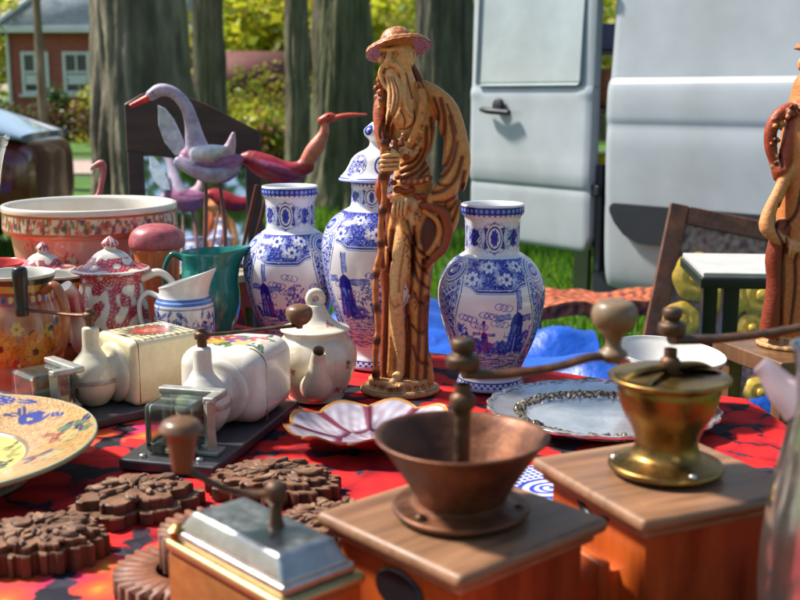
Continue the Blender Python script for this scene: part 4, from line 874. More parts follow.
for j, c in enumerate(((.55, .03, .04), (.6, .36, .03), (.5, .04, .06), (.26, .06, .22), (.62, .45, .1), (.55, .04, .03), (.7, .6, .5))): d2.flower(100 + j * 52, 250 + 60 * math.sin(j * 2.1), 60, c, (.6, .5, .1), 6, tuple(np.array(c) * .4), j)
wall_mill('yellowish square wall coffee mill with a black crank grip, beside the orange flower jug', (-.405, 1.462, TZ + .003), R(-46), (.66, .59, .36), .010, d1, (-.098, -.066, .140), [(.0085, -.008), (.0095, 0), (.0085, .012), (.009, .030), (.0105, .048), (.009, .058), (.001, .061)], BLK, .100, .112, .092)
wall_mill('rounded white wall coffee mill with flowers on top and a brown crank knob', (-.2345, 1.352, TZ + .003), R(-14.3), (.70, .655, .57), .024, d2, (.090, .068, .1375), [(.004, -.004), (.0055, .0), (.011, .003), (.0165, .010), (.0175, .017), (.0155, .023), (.009, .027), (.001, .028)], WOODK, .115, .128, .098)

# ------------------------------------------------------------------ hand coffee grinders
def knob_prof(r, h): return spline([(r * .35, -.004), (r * .40, 0), (r * .62, .001), (r * .62, h * .10), (r * .38, h * .18), (r * .36, h * .30), (r * .50, h * .42), (r * .86, h * .55), (r, h * .70), (r * .96, h * .84), (r * .75, h * .95), (r * .3, h), (.0008, h)], 60)
def grinder_case(t, s, zt, plate, dark=.0):
    hb = zt - .020
    m = MB(); box(m, (s, s, hb - .012), (0, 0, .012 + (hb - .012) / 2), .0025, 2); b = m.build('wooden_case', WOODO, t)
    m = MB(); box(m, (plate, plate, .012), (0, 0, .006), .003, 2); m.build('foot_board', WOODT, t)
    m = MB(); box(m, (plate, plate, .012), (0, 0, hb + .0095), .005, 3); box(m, (plate - .014, plate - .014, .010), (0, 0, hb + .001), .003, 2); m.build('top_board', WOODT, t)
    return b
def crank(t, z0, ztop, arm, knob, kmat, r=.0055, kat=0.):
    m = MB(); lathe(m, spline([(r * .9, z0), (r * .95, ztop - .035), (r * 1.5, ztop - .026), (r * 1.5, ztop - .018), (r * .9, ztop - .014), (r * .9, ztop - .008)], 24), 24); tube(m, [(0, 0, z0), (0, 0, ztop - .008)], [r, r], 16)
    lathe(m, spline([(r * 1.9, ztop + .004), (r * 2.1, ztop + .007), (r * 2, ztop + .013), (r * 1.2, ztop + .016), (r * 1.5, ztop + .02), (r * 1.3, ztop + .026), (.0006, ztop + .028)], 30), 20); m.build('spindle', IRON, t)
    e = np.array(arm, float); a0 = np.array([0, 0, ztop])
    m = MB(); tube(m, [a0, a0 + (e - a0) * .25 + np.array([0, 0, -.004]), a0 + (e - a0) * .6 + np.array([0, 0, -.003]), a0 + (e - a0) * .85 + np.array([0, 0, .002]), e], [.008, .0062, .0056, .0056, .0062], 12, flat=.6, n=40); m.build('crank_arm', IRON, t)
    m = MB(); lathe(m, knob, 44, at=e + np.array([0, 0, kat])); m.build('crank_knob', kmat, t)
# rusty hopper grinder, front centre
rzA = R(41.5); gA = thing('coffee_grinder', 'wooden coffee grinder with a wide rusty iron hopper, nearest the middle of the table', 'coffee grinder', (.047, .800, TZ + .003), rzA)
grinder_case(gA, .132, .119, .160)
def oval_plate(t, at, rx, rz_, face='-x'):
    th = np.linspace(0, 2 * PI, 32, endpoint=False); m = MB(); P = np.c_[rx * np.cos(th), rz_ * np.sin(th)]
    prism(m, P, 0, .003, .0012)
    V = m.v[0]; m.v[0] = np.c_[-V[:, 2] + at[0], V[:, 0] + at[1], V[:, 1] + at[2]]; return m.build('badge', BLK, t, smooth=True, sharp=40)
oval_plate(gA, (-.066, -.004, .074), .026, .016)
m = MB(); lathe(m, spline([(.052, .119), (.053, .121), (.051, .1235), (.040, .1245), (.036, .126), (.034, .1265), (.036, .132), (.047, .150), (.060, .170), (.0655, .1755), (.0665, .1775), (.0645, .1785), (.060, .175), (.047, .156), (.034, .138), (.016, .133), (.004, .132)], 110), 90, rmod=lambda r, z, u: (r * (1 + .006 * np.sin(u * 2 * PI * 3)), z + .001 * np.sin(u * 2 * PI * 2 + 1))); m.build('hopper', HOPP, gA)
for k in range(3):
    a = 1.1 + k * 2.1; m = MB(); lathe(m, [(.004, .1235), (.004, .1255), (.002, .1268), (.0005, .127)], 12, at=(.045 * math.cos(a), .045 * math.sin(a), 0)); m.build('screw', IRON, gA)
v = rotz(-rzA) @ np.array([.118, .030, 0]); crank(gA, .128, .226, (v[0], v[1], .231), knob_prof(.0175, .046), pmat('pale_worn_knob_wood', (.20, .13, .07), .42, nscale=50, namt=.35, coat=.1), .0062)
# brass cup grinder, right
rzB = R(24); gB = thing('coffee_grinder', 'wooden coffee grinder with a brass cup on top and its drawer pulled out', 'coffee grinder', (.226, .895, TZ + .003), rzB)
grinder_case(gB, .138, .119, .166)
m = MB(); box(m, (.012, .094, .052), (-.088, .004, .040), .003, 2); box(m, (.026, .080, .036), (-.073, .004, .036), .002); dr = m.build('drawer', WOODO, gB)
m = MB(); lathe(m, spline([(.004, 0), (.0042, .006), (.009, .010), (.010, .015), (.007, .019), (.0006, .020)], 24), 24, at=(-.094, -.006, .036), mat=roty(R(-90))); m.build('knob', STEEL, dr)
m = MB(); a = np.linspace(.0, PI, 16); tube(m, np.c_[np.full(16, -.068), .004 + .021 * np.cos(a), .099 - .016 * np.sin(a)], .0045, 8); m.build('pull_ring', BLK, gB)
m = MB(); lathe(m, spline([(.047, .119), (.0485, .121), (.047, .1245), (.040, .127), (.031, .131), (.027, .137), (.0265, .145), (.030, .155), (.038, .170), (.0425, .186), (.043, .194), (.0495, .1965), (.051, .1985), (.0495, .2005), (.044, .2005)], 120), 90); m.build('brass_cup', BRASS, gB)
for k in range(3):
    a = -1.7 + k * 2.1; m = MB(); lathe(m, [(.0035, .124), (.0035, .1262), (.0015, .1275), (.0004, .1276)], 12, at=(.043 * math.cos(a), .043 * math.sin(a), 0)); m.build('screw', STEEL, gB)
m = MB(); nth = 40; th = np.linspace(R(96), R(328), nth); rr = np.linspace(.046, .012, 12)
V = np.array([[r * math.sin(a - rzB), -r * math.cos(a - rzB), .2005 + .005 * math.sqrt(max(0, 1 - (r / .0465) ** 2))] for r in rr for a in th]); m.add(V, grid_faces(12, nth, False)); V2 = V.copy(); V2[:, 2] -= .0015; m.add(V2, grid_faces(12, nth, False)[:, ::-1]); m.build('half_lid', BRASS, gB)
m = MB(); lathe(m, [(.040, .190), (.041, .191), (.0005, .1915)], 50); m.build('cup_inside', BLK, gB)
m = MB(); tube(m, [(-.045, 0, .2), (-.03, 0, .2065), (0, 0, .2085), (.03, 0, .2065), (.045, 0, .2)], [.005] * 5, 10, flat=.5); m.build('bridge', BRASS, gB)
v = rotz(-rzB) @ np.array([.175, .055, 0]); crank(gB, .195, .231, (v[0], v[1], .236), knob_prof(.017, .044), WOODK, .0055)
# low tin grinder, front left
gC = thing('coffee_grinder', 'small coffee grinder with a painted tin case and a domed metal lid', 'coffee grinder', (-.102, .762, TZ + .003), R(-47.5)); gC.scale = (.97, .92, .87)
m = MB(); box(m, (.150, .076, .096), (0, 0, .056), .003, 2); c_ = m.build('case', WOODO, gC)
cv = Canvas(700, 460, (.40, .22, .065)); cv.mask(np.clip(.5 * bandnoise(700, 460, 120, .8, 6), 0, .6), (.36, .18, .05))
for x, y in ((250, 240), (330, 280), (200, 320)):
    for j in range(8): cv.leaf(x, y, 58, 26, j * .8, (.05, .10, .03), (.12, .18, .06))
    cv.flower(x, y, 34, (.45, .05, .03), (.6, .4, .05), 6)
cv.line([(8, 10), (692, 10)], 10, (.55, .40, .14)); 
m = MB(); gx, gz = np.meshgrid(np.linspace(-.0735, .0735, 70), np.linspace(.012, .100, 46)); V = np.c_[gx.ravel(), np.full(gx.size, -.0392), gz.ravel()]
m.add(V, grid_faces(46, 70, False), cv.sample((gx.ravel() + .075) / .15 * .99, (gz.ravel() - .01) / .092)); V2 = V.copy(); V2[:, 1] = -.0378; m.add(V2, grid_faces(46, 70, False)[:, ::-1], (.4, .25, .08)); m.build('painted_panel', pmat('painted_tin', None, .3, metal=.45, nscale=60, namt=.25), gC)
m = MB(); box(m, (.156, .082, .010), (0, 0, .108), .004, 3); m.build('brass_rim', pmat('polished_brass', (.46, .34, .15), .40, metal=.85, nscale=60, namt=.2), gC)
m = MB(); box(m, (.144, .070, .010), (0, 0, .117), .003, 2); box(m, (.140, .066, .020), (0, 0, .131), .004, 3, taper=.80); m.build('domed_lid', STEEL, gC)
m = MB(); lathe(m, [(.006, 0), (.006, .008), (.009, .010), (.004, .014), (.001, .015)], 16, at=(-.070, -.032, .112)); m.build('latch', BRASS, gC)
v = rotz(R(47.5)) @ np.array([-.070, -.006, 0]); 
m = MB(); lathe(m, spline([(.008, .138), (.0055, .146), (.005, .160), (.008, .164), (.0085, .174), (.0055, .179), (.0006, .181)], 30), 24, at=(.012, .006, 0)); m.build('spindle', IRON, gC)
m = MB(); tube(m, [(.012, .006, .169), (.012 + v[0] * .5, .006 + v[1] * .5, .173), (.012 + v[0], .006 + v[1], .194)], [.006, .0045, .005], 10, flat=.6); m.build('crank_arm', IRON, gC)
m = MB(); lathe(m, spline([(.0075, -.003), (.0085, .002), (.010, .015), (.012, .028), (.0165, .031), (.0165, .034), (.012, .040), (.0008, .043)], 50), 40, at=(.012 + v[0], .006 + v[1], .194)); m.build('crank_knob', WOODK, gC)

# ------------------------------------------------------------------ dishes
# scalloped pearl dish
m = MB(); nr, ns = 60, 320; V = []; C = []
PR = (.54, .49, .55); MR = (.17, .025, .05); nl = 9
tn = bandnoise(320, 64, 12, .6, 4)
def dish_pt(f, u, lift=0.):
    a = u * 2 * PI; lob_ = abs(math.sin(a * nl / 2)); R_ = .098 * (1 + .13 * lob_ ** .55 * f)
    r = R_ * f; z = .005 + .026 * f ** 2.0 - .004 * math.cos(a * nl) * f ** 3 - .005 * lob_ * math.sin(f * PI) ; return r * math.cos(a) * 1.0, r * math.sin(a) * .80, z + lift, lob_
for i in range(nr):
    f = .02 + .98 * i / (nr - 1)
    for j in range(ns):
        x, y, z, lb = dish_pt(f, j / ns); V.append((x, y, z))
        k = np.clip((lb - .20) * 4.5, 0, 1) * np.clip((f - .42) * 14, 0, 1) + (1 if f < .36 else 0) * .7; k = min(1, k) * (.92 + .1 * tn[i % 64, j])
        c = np.array(MR) * (1 - k) + np.array(PR) * k * (.9 + .12 * math.sin(j * .7 + i * .3))
        if f > .965: c = np.array((.50, .24, .06))
        C.append(np.clip(c, 0, 1))
m.add(V, grid_faces(nr, ns, True), np.array(C)); V2 = np.array(V) - np.array([0, 0, .003]); m.add(V2, grid_faces(nr, ns, True)[:, ::-1], (.20, .012, .018))
m.f.append(np.array([list(range(ns))])); m.f.append(np.array([list(range(ns))[::-1]]) + nr * ns)
a = np.arange(ns); a2 = (a + 1) % ns; b = (nr - 1) * ns; m.f.append(np.stack([b + a, b + a2, nr * ns + b + a2, nr * ns + b + a], -1)[:, ::-1])
tag(m.build('dish', CER, loc=(-.036, 1.318, TZ + .006), rot=(0, 0, .3)), 'scalloped pearly dish with dark red lobes in front of the bearded figurine', 'dish')
# oval silver plate
W, H = 1400, 400; cv = Canvas(W, H, (.70, .73, .76)); Y = np.linspace(0, 1, H)[:, None]; o = np.ones((1, W)); n1 = bandnoise(W, H, 17, .35, 7)
bm_ = ((Y > .245) & (Y < .375)) * o; cv.mask(bm_, (.16, .10, .05)); cv.mask(bm_ * np.clip(n1 * 2, 0, 1), (.66, .56, .38)); cv.mask(((Y > .005) & (Y < .075)) * o * np.clip(.4 + n1, 0, 1), (.35, .31, .26)); cv.mask(((Y > .60) * o) * np.clip(.25 * bandnoise(W, H, 200, .6, 1), 0, .4), (.5, .5, .5))
P = spline([(.001, .008), (.06, .008), (.098, .008), (.104, .010), (.110, .013), (.122, .014), (.140, .017), (.149, .020), (.152, .0225), (.1535, .021), (.150, .0165), (.12, .008), (.10, .002), (.09, 0), (.01, .0)], 150); 
def rel(r, z, u):
    return r * (1 + .010 * np.sin(u * 2 * PI * 26) * (r > .146)), z + .0016 * np.interp((u * W) % W, np.arange(W), n1[200]) * ((r > .098) & (r < .115) & (z > .006))
ss = np.r_[0, np.cumsum(np.linalg.norm(np.diff(P, axis=0), axis=1))]; ss /= ss[-1]; it = np.argmax(P[:, 0]); vs = np.minimum(ss / ss[it], 1) ; P_ = P
m = MB(); seg = 300; u = np.arange(seg) / seg; lathe(m, P, seg, rmod=rel, sy=.80); m.c[0] = cv.sample(np.tile(u, len(P)), np.repeat(vs, seg))
# canvas v: 0 in the centre, 1 at the lip
tag(m.build('plate', pmat('engraved_silver', None, .26, metal=.75, nscale=40, namt=.2, bscale=160, bstr=.15), loc=(.270, 1.415, TZ + .005), rot=(R(2), 0, R(-8))), 'oval silver plate with an engraved ring, lying in front of the windmill vase', 'plate')
# big painted earthenware plate
W, H = 1600, 500; cv = Canvas(W, H, (.46, .27, .10)); n1 = bandnoise(W, H, 10, .5, 2); cv.mask(np.clip(n1 * .6, 0, 1), (.30, .14, .045)); cv.mask(np.clip(-n1 * .5, 0, 1), (.58, .42, .18)); rs = random.Random(12)
for i in range(46):
    x = rs.random() * W; y = rs.uniform(50, 215)
    c = ((.02, .03, .22), (.06, .14, .10), (.25, .06, .05), (.03, .02, .10), (.45, .35, .15))[i % 5]
    if i % 3 == 0: cv.flower(x, y, 34, c, (.5, .35, .1), 5, (.05, .03, .02), k=1)
    else:
        for j in range(4): cv.leaf(x, y, 54, 24, rs.random() * 6.3, c, (.4, .3, .14))
Y = np.linspace(0, 1, H)[:, None]; o = np.ones((1, W)); cv.mask((Y < .035) * o, (.34, .36, .20)); cv.mask((Y > .50) * o, (.56, .50, .15)); cv.mask((np.abs(Y - .50) < .012) * o, (.2, .12, .04))
for i in range(40): cv.line([(rs.random() * W, rs.uniform(300, 470)), (rs.random() * W * .02 + rs.random() * W, rs.uniform(300, 470))], 5, (.05, .06, .06), .0)
for i in range(60):
    x = rs.random() * W; y = rs.uniform(275, 420); 
    for j in range(3): cv.leaf(x, y, 46, 14, rs.random() * 6.3, ((.04, .05, .05), (.16, .17, .05), (.30, .28, .10))[i % 3])
P = spline([(.001, .022), (.05, .022), (.082, .023), (.090, .026), (.120, .034), (.158, .045), (.1655, .0475), (.168, .0455), (.166, .041), (.150, .034), (.12, .020), (.10, .010), (.094, .0), (.086, .0), (.084, .008), (.01, .010)], 140)
ss = np.r_[0, np.cumsum(np.linalg.norm(np.diff(P, axis=0), axis=1))]; it = np.argmax(P[:, 0]); vs = np.minimum(ss / ss[it], 1)
m = MB(); seg = 320; u = np.arange(seg) / seg; lathe(m, P, seg); cc = cv.sample(np.tile(u, len(P)), np.repeat(vs, seg)); cc[np.repeat(np.arange(len(P)) > it + 1, seg)] = (.36, .37, .22); m.c[0] = cc
tag(m.build('plate', CERM, loc=(-.515, 1.195, TZ + .004), rot=(R(1.5), R(-2), .8)), 'large ochre earthenware plate with blue flowers and a yellow centre', 'plate')
# white bowl behind the brass cup, tilted
P = spline([(.030, 0), (.032, .003), (.030, .008), (.045, .025), (.066, .055), (.077, .078), (.0785, .082), (.0765, .083), (.070, .076), (.045, .060), (.001, .054)], 100)
m = MB(); lathe(m, P, 120); zc = m.v[0][:, 2]; it = np.argmax(P[:, 0]); m.c[0] = np.repeat(np.where((np.arange(100) > it - 4)[:, None], np.array((.66, .62, .56)), np.array((.42, .06, .035))), 120, axis=0)
tag(m.build('bowl', CER, loc=(.362, 1.475, TZ + .006), rot=(R(3), R(4), 0)), 'white bowl with a red outside standing behind the brass cup grinder', 'bowl')
# blue and white tile between the grinders
cv = Canvas(300, 300, (.68, .68, .72)); 
for i in range(14):
    for j in range(14): cv.disk(12 + i * 21, 12 + j * 21, 8, B2)
cv.ell(180, 190, 90, 70, (.7, .7, .72)); cv.ring(180, 190, 92, 72, 14, B2); cv.ring(180, 190, 55, 40, 12, B2); cv.scroll(180, 190, 40, 1.2, 0, 12, B2)
m = MB(); g = np.linspace(-.055, .055, 90); A, Bq = np.meshgrid(g, g); m.add(np.c_[A.ravel(), Bq.ravel(), np.full(A.size, .0075)], grid_faces(90, 90, False), cv.sample((A.ravel() + .055) / .11 * .99, (Bq.ravel() + .055) / .11)); box(m, (.1102, .1102, .007), (0, 0, .0035), .001, 1, col=(.6, .55, .5))
tag(m.build('tile', CER, loc=(.145, 1.150, TZ + .005), rot=(0, 0, .5)), 'small blue and white tile lying behind the gap between the two large grinders', 'tile')

# ------------------------------------------------------------------ carved wooden trivets
def carved(label, loc, rz, seed, tiers, n=11):
    t = thing('carved_trivet', label, 'trivet', loc, rz); rs = random.Random(seed); z = 0
    for ti, (rad, h, sc) in enumerate(tiers):
        th = np.linspace(0, 2 * PI, 220, endpoint=False)
        rr = rad * (1 + sc * 1.25 * np.abs(np.sin(th * n / 2)) ** .8 + .05 * np.sin(th * 3 + seed) + .05 * np.sign(np.sin(th * n * 2)))
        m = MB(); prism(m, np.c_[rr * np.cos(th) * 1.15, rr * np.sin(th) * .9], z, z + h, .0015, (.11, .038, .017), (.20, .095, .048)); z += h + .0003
        if ti == len(tiers) - 1:
            for i in range(64):
                a = rs.random() * 6.28; r = rad * (.25 + .72 * rs.random()); L = rad * (.16 + .12 * rs.random()); w = L * .48
                u_ = np.linspace(0, 2 * PI, 18, endpoint=False); b = a + rs.uniform(-.7, .7)
                P2 = np.c_[L * np.cos(u_), w * np.sin(u_) * np.abs(np.sin(u_)) ** .7 * (1 + .35 * np.cos(u_))] @ np.array([[math.cos(b), math.sin(b)], [-math.sin(b), math.cos(b)]]) + np.array([r * math.cos(a) * 1.15, r * math.sin(a) * .9])
                prism(m, P2, z - .001, z + .0015 + .004 * rs.random(), .0018, (.08, .035, .018), ((.30, .165, .09), (.15, .07, .038), (.24, .12, .06), (.20, .085, .04))[i % 4])
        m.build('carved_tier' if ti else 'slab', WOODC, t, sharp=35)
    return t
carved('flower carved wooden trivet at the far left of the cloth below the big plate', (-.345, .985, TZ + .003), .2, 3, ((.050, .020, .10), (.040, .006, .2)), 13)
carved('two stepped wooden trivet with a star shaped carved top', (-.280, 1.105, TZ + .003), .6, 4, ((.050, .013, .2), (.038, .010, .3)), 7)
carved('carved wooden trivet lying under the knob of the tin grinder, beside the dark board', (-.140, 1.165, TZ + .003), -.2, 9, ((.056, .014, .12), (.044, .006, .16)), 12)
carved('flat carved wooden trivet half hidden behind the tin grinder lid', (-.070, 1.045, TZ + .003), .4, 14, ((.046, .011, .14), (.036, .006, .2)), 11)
def gear(label, loc, ro, ri, h, n, rz):
    th = np.linspace(0, 2 * PI, n * 6, endpoint=False); tt = np.where((np.arange(n * 6) % 6) < 3, 1.0, .80)
    o_ = np.c_[ro * tt * np.cos(th), ro * tt * np.sin(th)]; ii = np.c_[ri * np.cos(th), ri * np.sin(th)]; k = n * 6
    V = np.vstack([np.c_[o_, np.zeros(k)], np.c_[o_, np.full(k, h)], np.c_[ii * 1.04, np.full(k, h * 1.0)], np.c_[ii, np.full(k, h * .95)], np.c_[ii, np.zeros(k)], np.c_[o_, np.zeros(k)]])
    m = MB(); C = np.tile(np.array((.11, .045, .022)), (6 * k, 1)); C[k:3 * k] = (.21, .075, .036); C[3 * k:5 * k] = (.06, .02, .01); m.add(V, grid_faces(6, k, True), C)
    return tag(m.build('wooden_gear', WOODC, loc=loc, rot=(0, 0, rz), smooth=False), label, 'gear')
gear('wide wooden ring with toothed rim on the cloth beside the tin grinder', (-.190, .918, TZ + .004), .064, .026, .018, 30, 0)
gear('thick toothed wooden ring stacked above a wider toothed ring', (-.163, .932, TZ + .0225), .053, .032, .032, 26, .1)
# pewter jug at the right edge
t = thing('jug', 'shiny pewter jug beside the right hand grinder at the front of the table', 'jug', (.306, .715, TZ + .003), R(158))
m = MB(); lathe(m, spline([(.045, 0), (.048, .004), (.046, .012), (.050, .04), (.055, .09), (.053, .14), (.045, .19), (.039, .225), (.0385, .245), (.042, .262), (.0435, .265), (.041, .262), (.036, .24), (.042, .19), (.05, .1)], 120), 90); m.build('jug_body', pmat('pewter', (.50, .47, .44), .16, metal=.95, nscale=20, namt=.25, bscale=26, bstr=.2, rvar=.08), t)
m = MB(); tube(m, [(.034, 0, .222), (.046, 0, .232), (.056, 0, .243), (.062, 0, .248)], [.015, .0115, .008, .0065], 18, n=24); m.build('spout', pmat('pink_porcelain', (.40, .30, .34), .25, coat=.2), t)
m = MB(); tube(m, [(-.040, 0, .235), (-.075, 0, .238), (-.09, 0, .18), (-.078, 0, .11), (-.053, 0, .085)], .006, 12); m.build('handle', STEEL, t)
# tall clear vase at the left edge
P = spline([(.046, 0), (.050, .002), (.050, .008), (.026, .018), (.022, .035), (.020, .09), (.026, .15), (.036, .21), (.047, .248), (.0485, .25), (.046, .248), (.034, .21), (.023, .15), (.017, .09), (.015, .04), (.001, .03)], 120)
m = MB(); lathe(m, P, 80, rmod=lambda r, z, u: (r * (1 + .012 * np.sin(u * 2 * PI * 16) * (z > .03)), z + .004 * np.sin(u * 2 * PI * 5) * (z > .24)))
tag(m.build('glass_vase', GLASSC, loc=(-.648, 1.70, TZ + .12)), 'tall flared clear glass vase at the far left of the table', 'vase')
m = MB(); box(m, (.12, .12, .115), (0, 0, .0575), .004, 2); box(m, (.126, .126, .02), (0, 0, .105), .003, 2); tag(m.build('wooden_box', WOODK, loc=(-.648, 1.70, TZ + .004), rot=(0, 0, .2)), 'plain dark wooden box under the tall glass vase', 'box')
m = MB(); lathe(m, spline([(.03, 0), (.033, .003), (.05, .03), (.058, .05), (.056, .051), (.045, .03), (.001, .012)], 50), 60, (.55, .06, .035)); tag(m.build('bowl', CER, loc=(-.70, 1.86, TZ + .10)), 'coral red bowl at the far left behind the orange flower jug', 'bowl')
m = MB(); lathe(m, spline([(.05, 0), (.052, .004), (.045, .02), (.045, .07), (.052, .088), (.05, .096), (.001, .096)], 50), 50, (.30, .10, .06)); tag(m.build('flower_pot', CERM, loc=(-.70, 1.86, TZ + .004)), 'upturned brown pot carrying the coral red bowl', 'pot')
# ------------------------------------------------------------------ table and cloth
FL, FR, BR, BL = np.array((-1.02, .42)), np.array((.60, .42)), np.array((.50, 1.53)), np.array((-1.02, 2.52))
t = thing('trestle_table', 'wooden trestle table under the red patterned cloth', 'table', (0, 0, 0))
m = MB(); c_ = (FL + FR + BR + BL) / 4; prism(m, [c_ + (p - c_) * .985 for p in (FL, FR, BR, BL)], TZ - .032, TZ - .002, .003); m.build('table_top', WOODT, t)
for p in (FL, FR, BR, BL):
    qv = c_ + (p - c_) * .88; m = MB(); box(m, (.06, .06, TZ - .033), (qv[0], qv[1], (TZ - .033) / 2), .004); m.build('leg', WOODT, t)
mt, nt = nodemat('red_poppy_cloth'); L = nt.links.new
out = N(nt, 'ShaderNodeOutputMaterial'); b = N(nt, 'ShaderNodeBsdfPrincipled'); L(b.outputs[0], out.inputs[0]); b.inputs['Roughness'].default_value = .8; b.inputs['Specular IOR Level'].default_value = .25
tc = N(nt, 'ShaderNodeTexCoord'); nz = N(nt, 'ShaderNodeTexNoise'); nz.inputs['Scale'].default_value = 22; nz.inputs['Detail'].default_value = 3; L(tc.outputs['Object'], nz.inputs['Vector'])
wv = N(nt, 'ShaderNodeVectorMath', _operation='MULTIPLY_ADD'); wv.inputs[1].default_value = (.045, .045, 0); L(nz.outputs['Color'], wv.inputs[0]); L(tc.outputs['Object'], wv.inputs[2])
def voro(scale, feat='F1'):
    v = N(nt, 'ShaderNodeTexVoronoi'); v.feature = feat; v.voronoi_dimensions = '2D'; v.inputs['Scale'].default_value = scale; L(wv.outputs[0], v.inputs['Vector']); return v
def ramp(src, pts):
    r = N(nt, 'ShaderNodeValToRGB'); e = r.color_ramp.elements
    while len(e) < len(pts): e.new(.5)
    for k, (p, c) in enumerate(pts): e[k].position = p; e[k].color = (*c, 1)
    L(src, r.inputs[0]); return r.outputs[0]
def mixc(f, a, bb, mode='MIX'):
    x = N(nt, 'ShaderNodeMix', _data_type='RGBA', _blend_type=mode); L(f, x.inputs[0]) if not isinstance(f, float) else setattr(x.inputs[0], 'default_value', f)
    for i, s_ in ((6, a), (7, bb)):
        if isinstance(s_, tuple): x.inputs[i].default_value = (*s_, 1)
        else: L(s_, x.inputs[i])
    return x.outputs[2]
v1 = voro(21); ve = voro(21, 'DISTANCE_TO_EDGE'); v2 = voro(5.2); v3 = voro(64)
red = ramp(v1.outputs['Distance'], [(0, (.66, .012, .010)), (.28, (.60, .014, .014)), (.5, (.42, .006, .012)), (.75, (.17, .002, .008))])
orng = ramp(v1.outputs['Distance'], [(0, (.75, .30, .03)), (.15, (.72, .13, .03)), (.4, (.66, .06, .03)), (.7, (.62, .02, .12))])
pick = ramp(v2.outputs['Color'], [(.0, (0, 0, 0)), (.70, (0, 0, 0)), (.74, (1, 1, 1)), (1, (1, 1, 1))])
flow = mixc(pick, red, orng)
vein = ramp(v3.outputs['Distance'], [(0, (.55, .5, .5)), (.18, (1, 1, 1)), (1, (1, 1, 1))])
flow = mixc(.55, flow, vein, 'MULTIPLY')
n9 = N(nt, 'ShaderNodeTexNoise'); n9.inputs['Scale'].default_value = 15; n9.inputs['Detail'].default_value = 4; L(tc.outputs['Object'], n9.inputs['Vector'])
mr = N(nt, 'ShaderNodeMapRange'); mr.inputs['From Min'].default_value = .38; mr.inputs['From Max'].default_value = .68; mr.inputs['To Min'].default_value = .012; mr.inputs['To Max'].default_value = .20; L(n9.outputs['Fac'], mr.inputs['Value'])
sb = N(nt, 'ShaderNodeMath', _operation='SUBTRACT'); L(ve.outputs['Distance'], sb.inputs[0]); L(mr.outputs[0], sb.inputs[1])
def blob(v, thr):
    a1 = N(nt, 'ShaderNodeMath', _operation='MULTIPLY_ADD'); L(mr.outputs[0], a1.inputs[0]); a1.inputs[1].default_value = 1.1; L(v.outputs['Distance'], a1.inputs[2])
    return ramp(a1.outputs[0], [(0, (1, 1, 1)), (thr - .045, (1, 1, 1)), (thr, (0, 0, 0)), (1, (0, 0, 0))])
vB = voro(13.5)
edge = mixc(1.0, blob(v1, .60), blob(vB, .50), 'LIGHTEN')
tone = ramp(vB.outputs['Color'], [(0, (.55, .5, .5)), (.5, (.95, .95, .95)), (1, (1, 1, 1))]); flow = mixc(.8, flow, tone, 'MULTIPLY')
blk = ramp(v3.outputs['Color'], [(0, (.006, .006, .010)), (.62, (.012, .012, .02)), (.66, (.03, .03, .05)), (1, (.04, .012, .02))])
L(mixc(edge, blk, flow), b.inputs['Base Color'])
wn = N(nt, 'ShaderNodeTexNoise'); wn.inputs['Scale'].default_value = 900; L(tc.outputs['Object'], wn.inputs['Vector']); bp = N(nt, 'ShaderNodeBump'); bp.inputs['Strength'].default_value = .3; bp.inputs['Distance'].default_value = .001; L(wn.outputs[0], bp.inputs['Height']); L(bp.outputs[0], b.inputs['Normal'])
nu, nv = 220, 260; m = MB(); wr = bandnoise(256, 256, 60, .6, 3); wr2 = bandnoise(256, 256, 22, .5, 4); V = []
for j in range(nv):
    for i in range(nu):
        s_ = -.10 + 1.20 * i / (nu - 1); r_ = -.07 + 1.14 * j / (nv - 1); sc, rc = min(max(s_, 0), 1), min(max(r_, 0), 1)
        p = (FL * (1 - sc) + FR * sc) * (1 - rc) + (BL * (1 - sc) + BR * sc) * rc
        z = TZ + .0008 + .0010 * max(-1, min(2, wr[j % 256, i % 256])) * .6 + .0005 + .0022 * max(0, 1 - 2.2 * abs(wr2[j % 256, i % 256] + .4 * wr[i % 256, j % 256]))
        dn = math.hypot((s_ - sc) * 1.5, (r_ - rc) * 1.6)
        out_ = np.array([(s_ - sc) * 1.5, (r_ - rc) * 1.6]); k = min(dn, .02)
        if dn > 0: p = p + out_ / dn * (k * .8 + .012 * math.sin(i * .33 + j * .29) * min(1, dn * 8)); z -= max(0, dn - .006)
        V.append((p[0], p[1], z))
m.add(V, grid_faces(nv, nu, False)); tag(m.build('tablecloth', mt), 'bright red tablecloth with black gaps between poppy petals, spread over the table', 'tablecloth')

# ------------------------------------------------------------------ things just behind the table
mt, nt = nodemat('blue_tarpaulin'); L = nt.links.new
tarp = pmat('blue_tarpaulin_sheet', (.008, .085, .46), .42, nscale=6, namt=.3, bscale=14, bstr=.6, bdist=.02)
m = MB(); nu, nv = 130, 90; a_ = bandnoise(256, 256, 46, .5, 15); b_ = bandnoise(256, 256, 15, .5, 16); V = []
for j in range(nv):
    for i in range(nu):
        x = -1.5 + 3.0 * i / (nu - 1); y = 2.62 + 1.40 * j / (nv - 1) + .05 * math.sin(i * .2)
        e_ = min(i, nu - 1 - i) / 10.; f_ = min(j, nv - 1 - j) / 7.; k = min(1, e_, f_)
        z = .02 + (.40 - .30 * min(1, max(0, (x - .62) / .1)) * min(1, max(0, (y - 2.75) / .1)) - .30 * min(1, max(0, (-.24 - x) / .1)) * min(1, max(0, (y - 2.82) / .1)) + .042 * a_[j, i] + .014 * b_[j, i]) * k ** .5 + .03 * (1 - k) * (b_[j, i] + 1) * .2
        V.append((x, y, max(.012, z)))
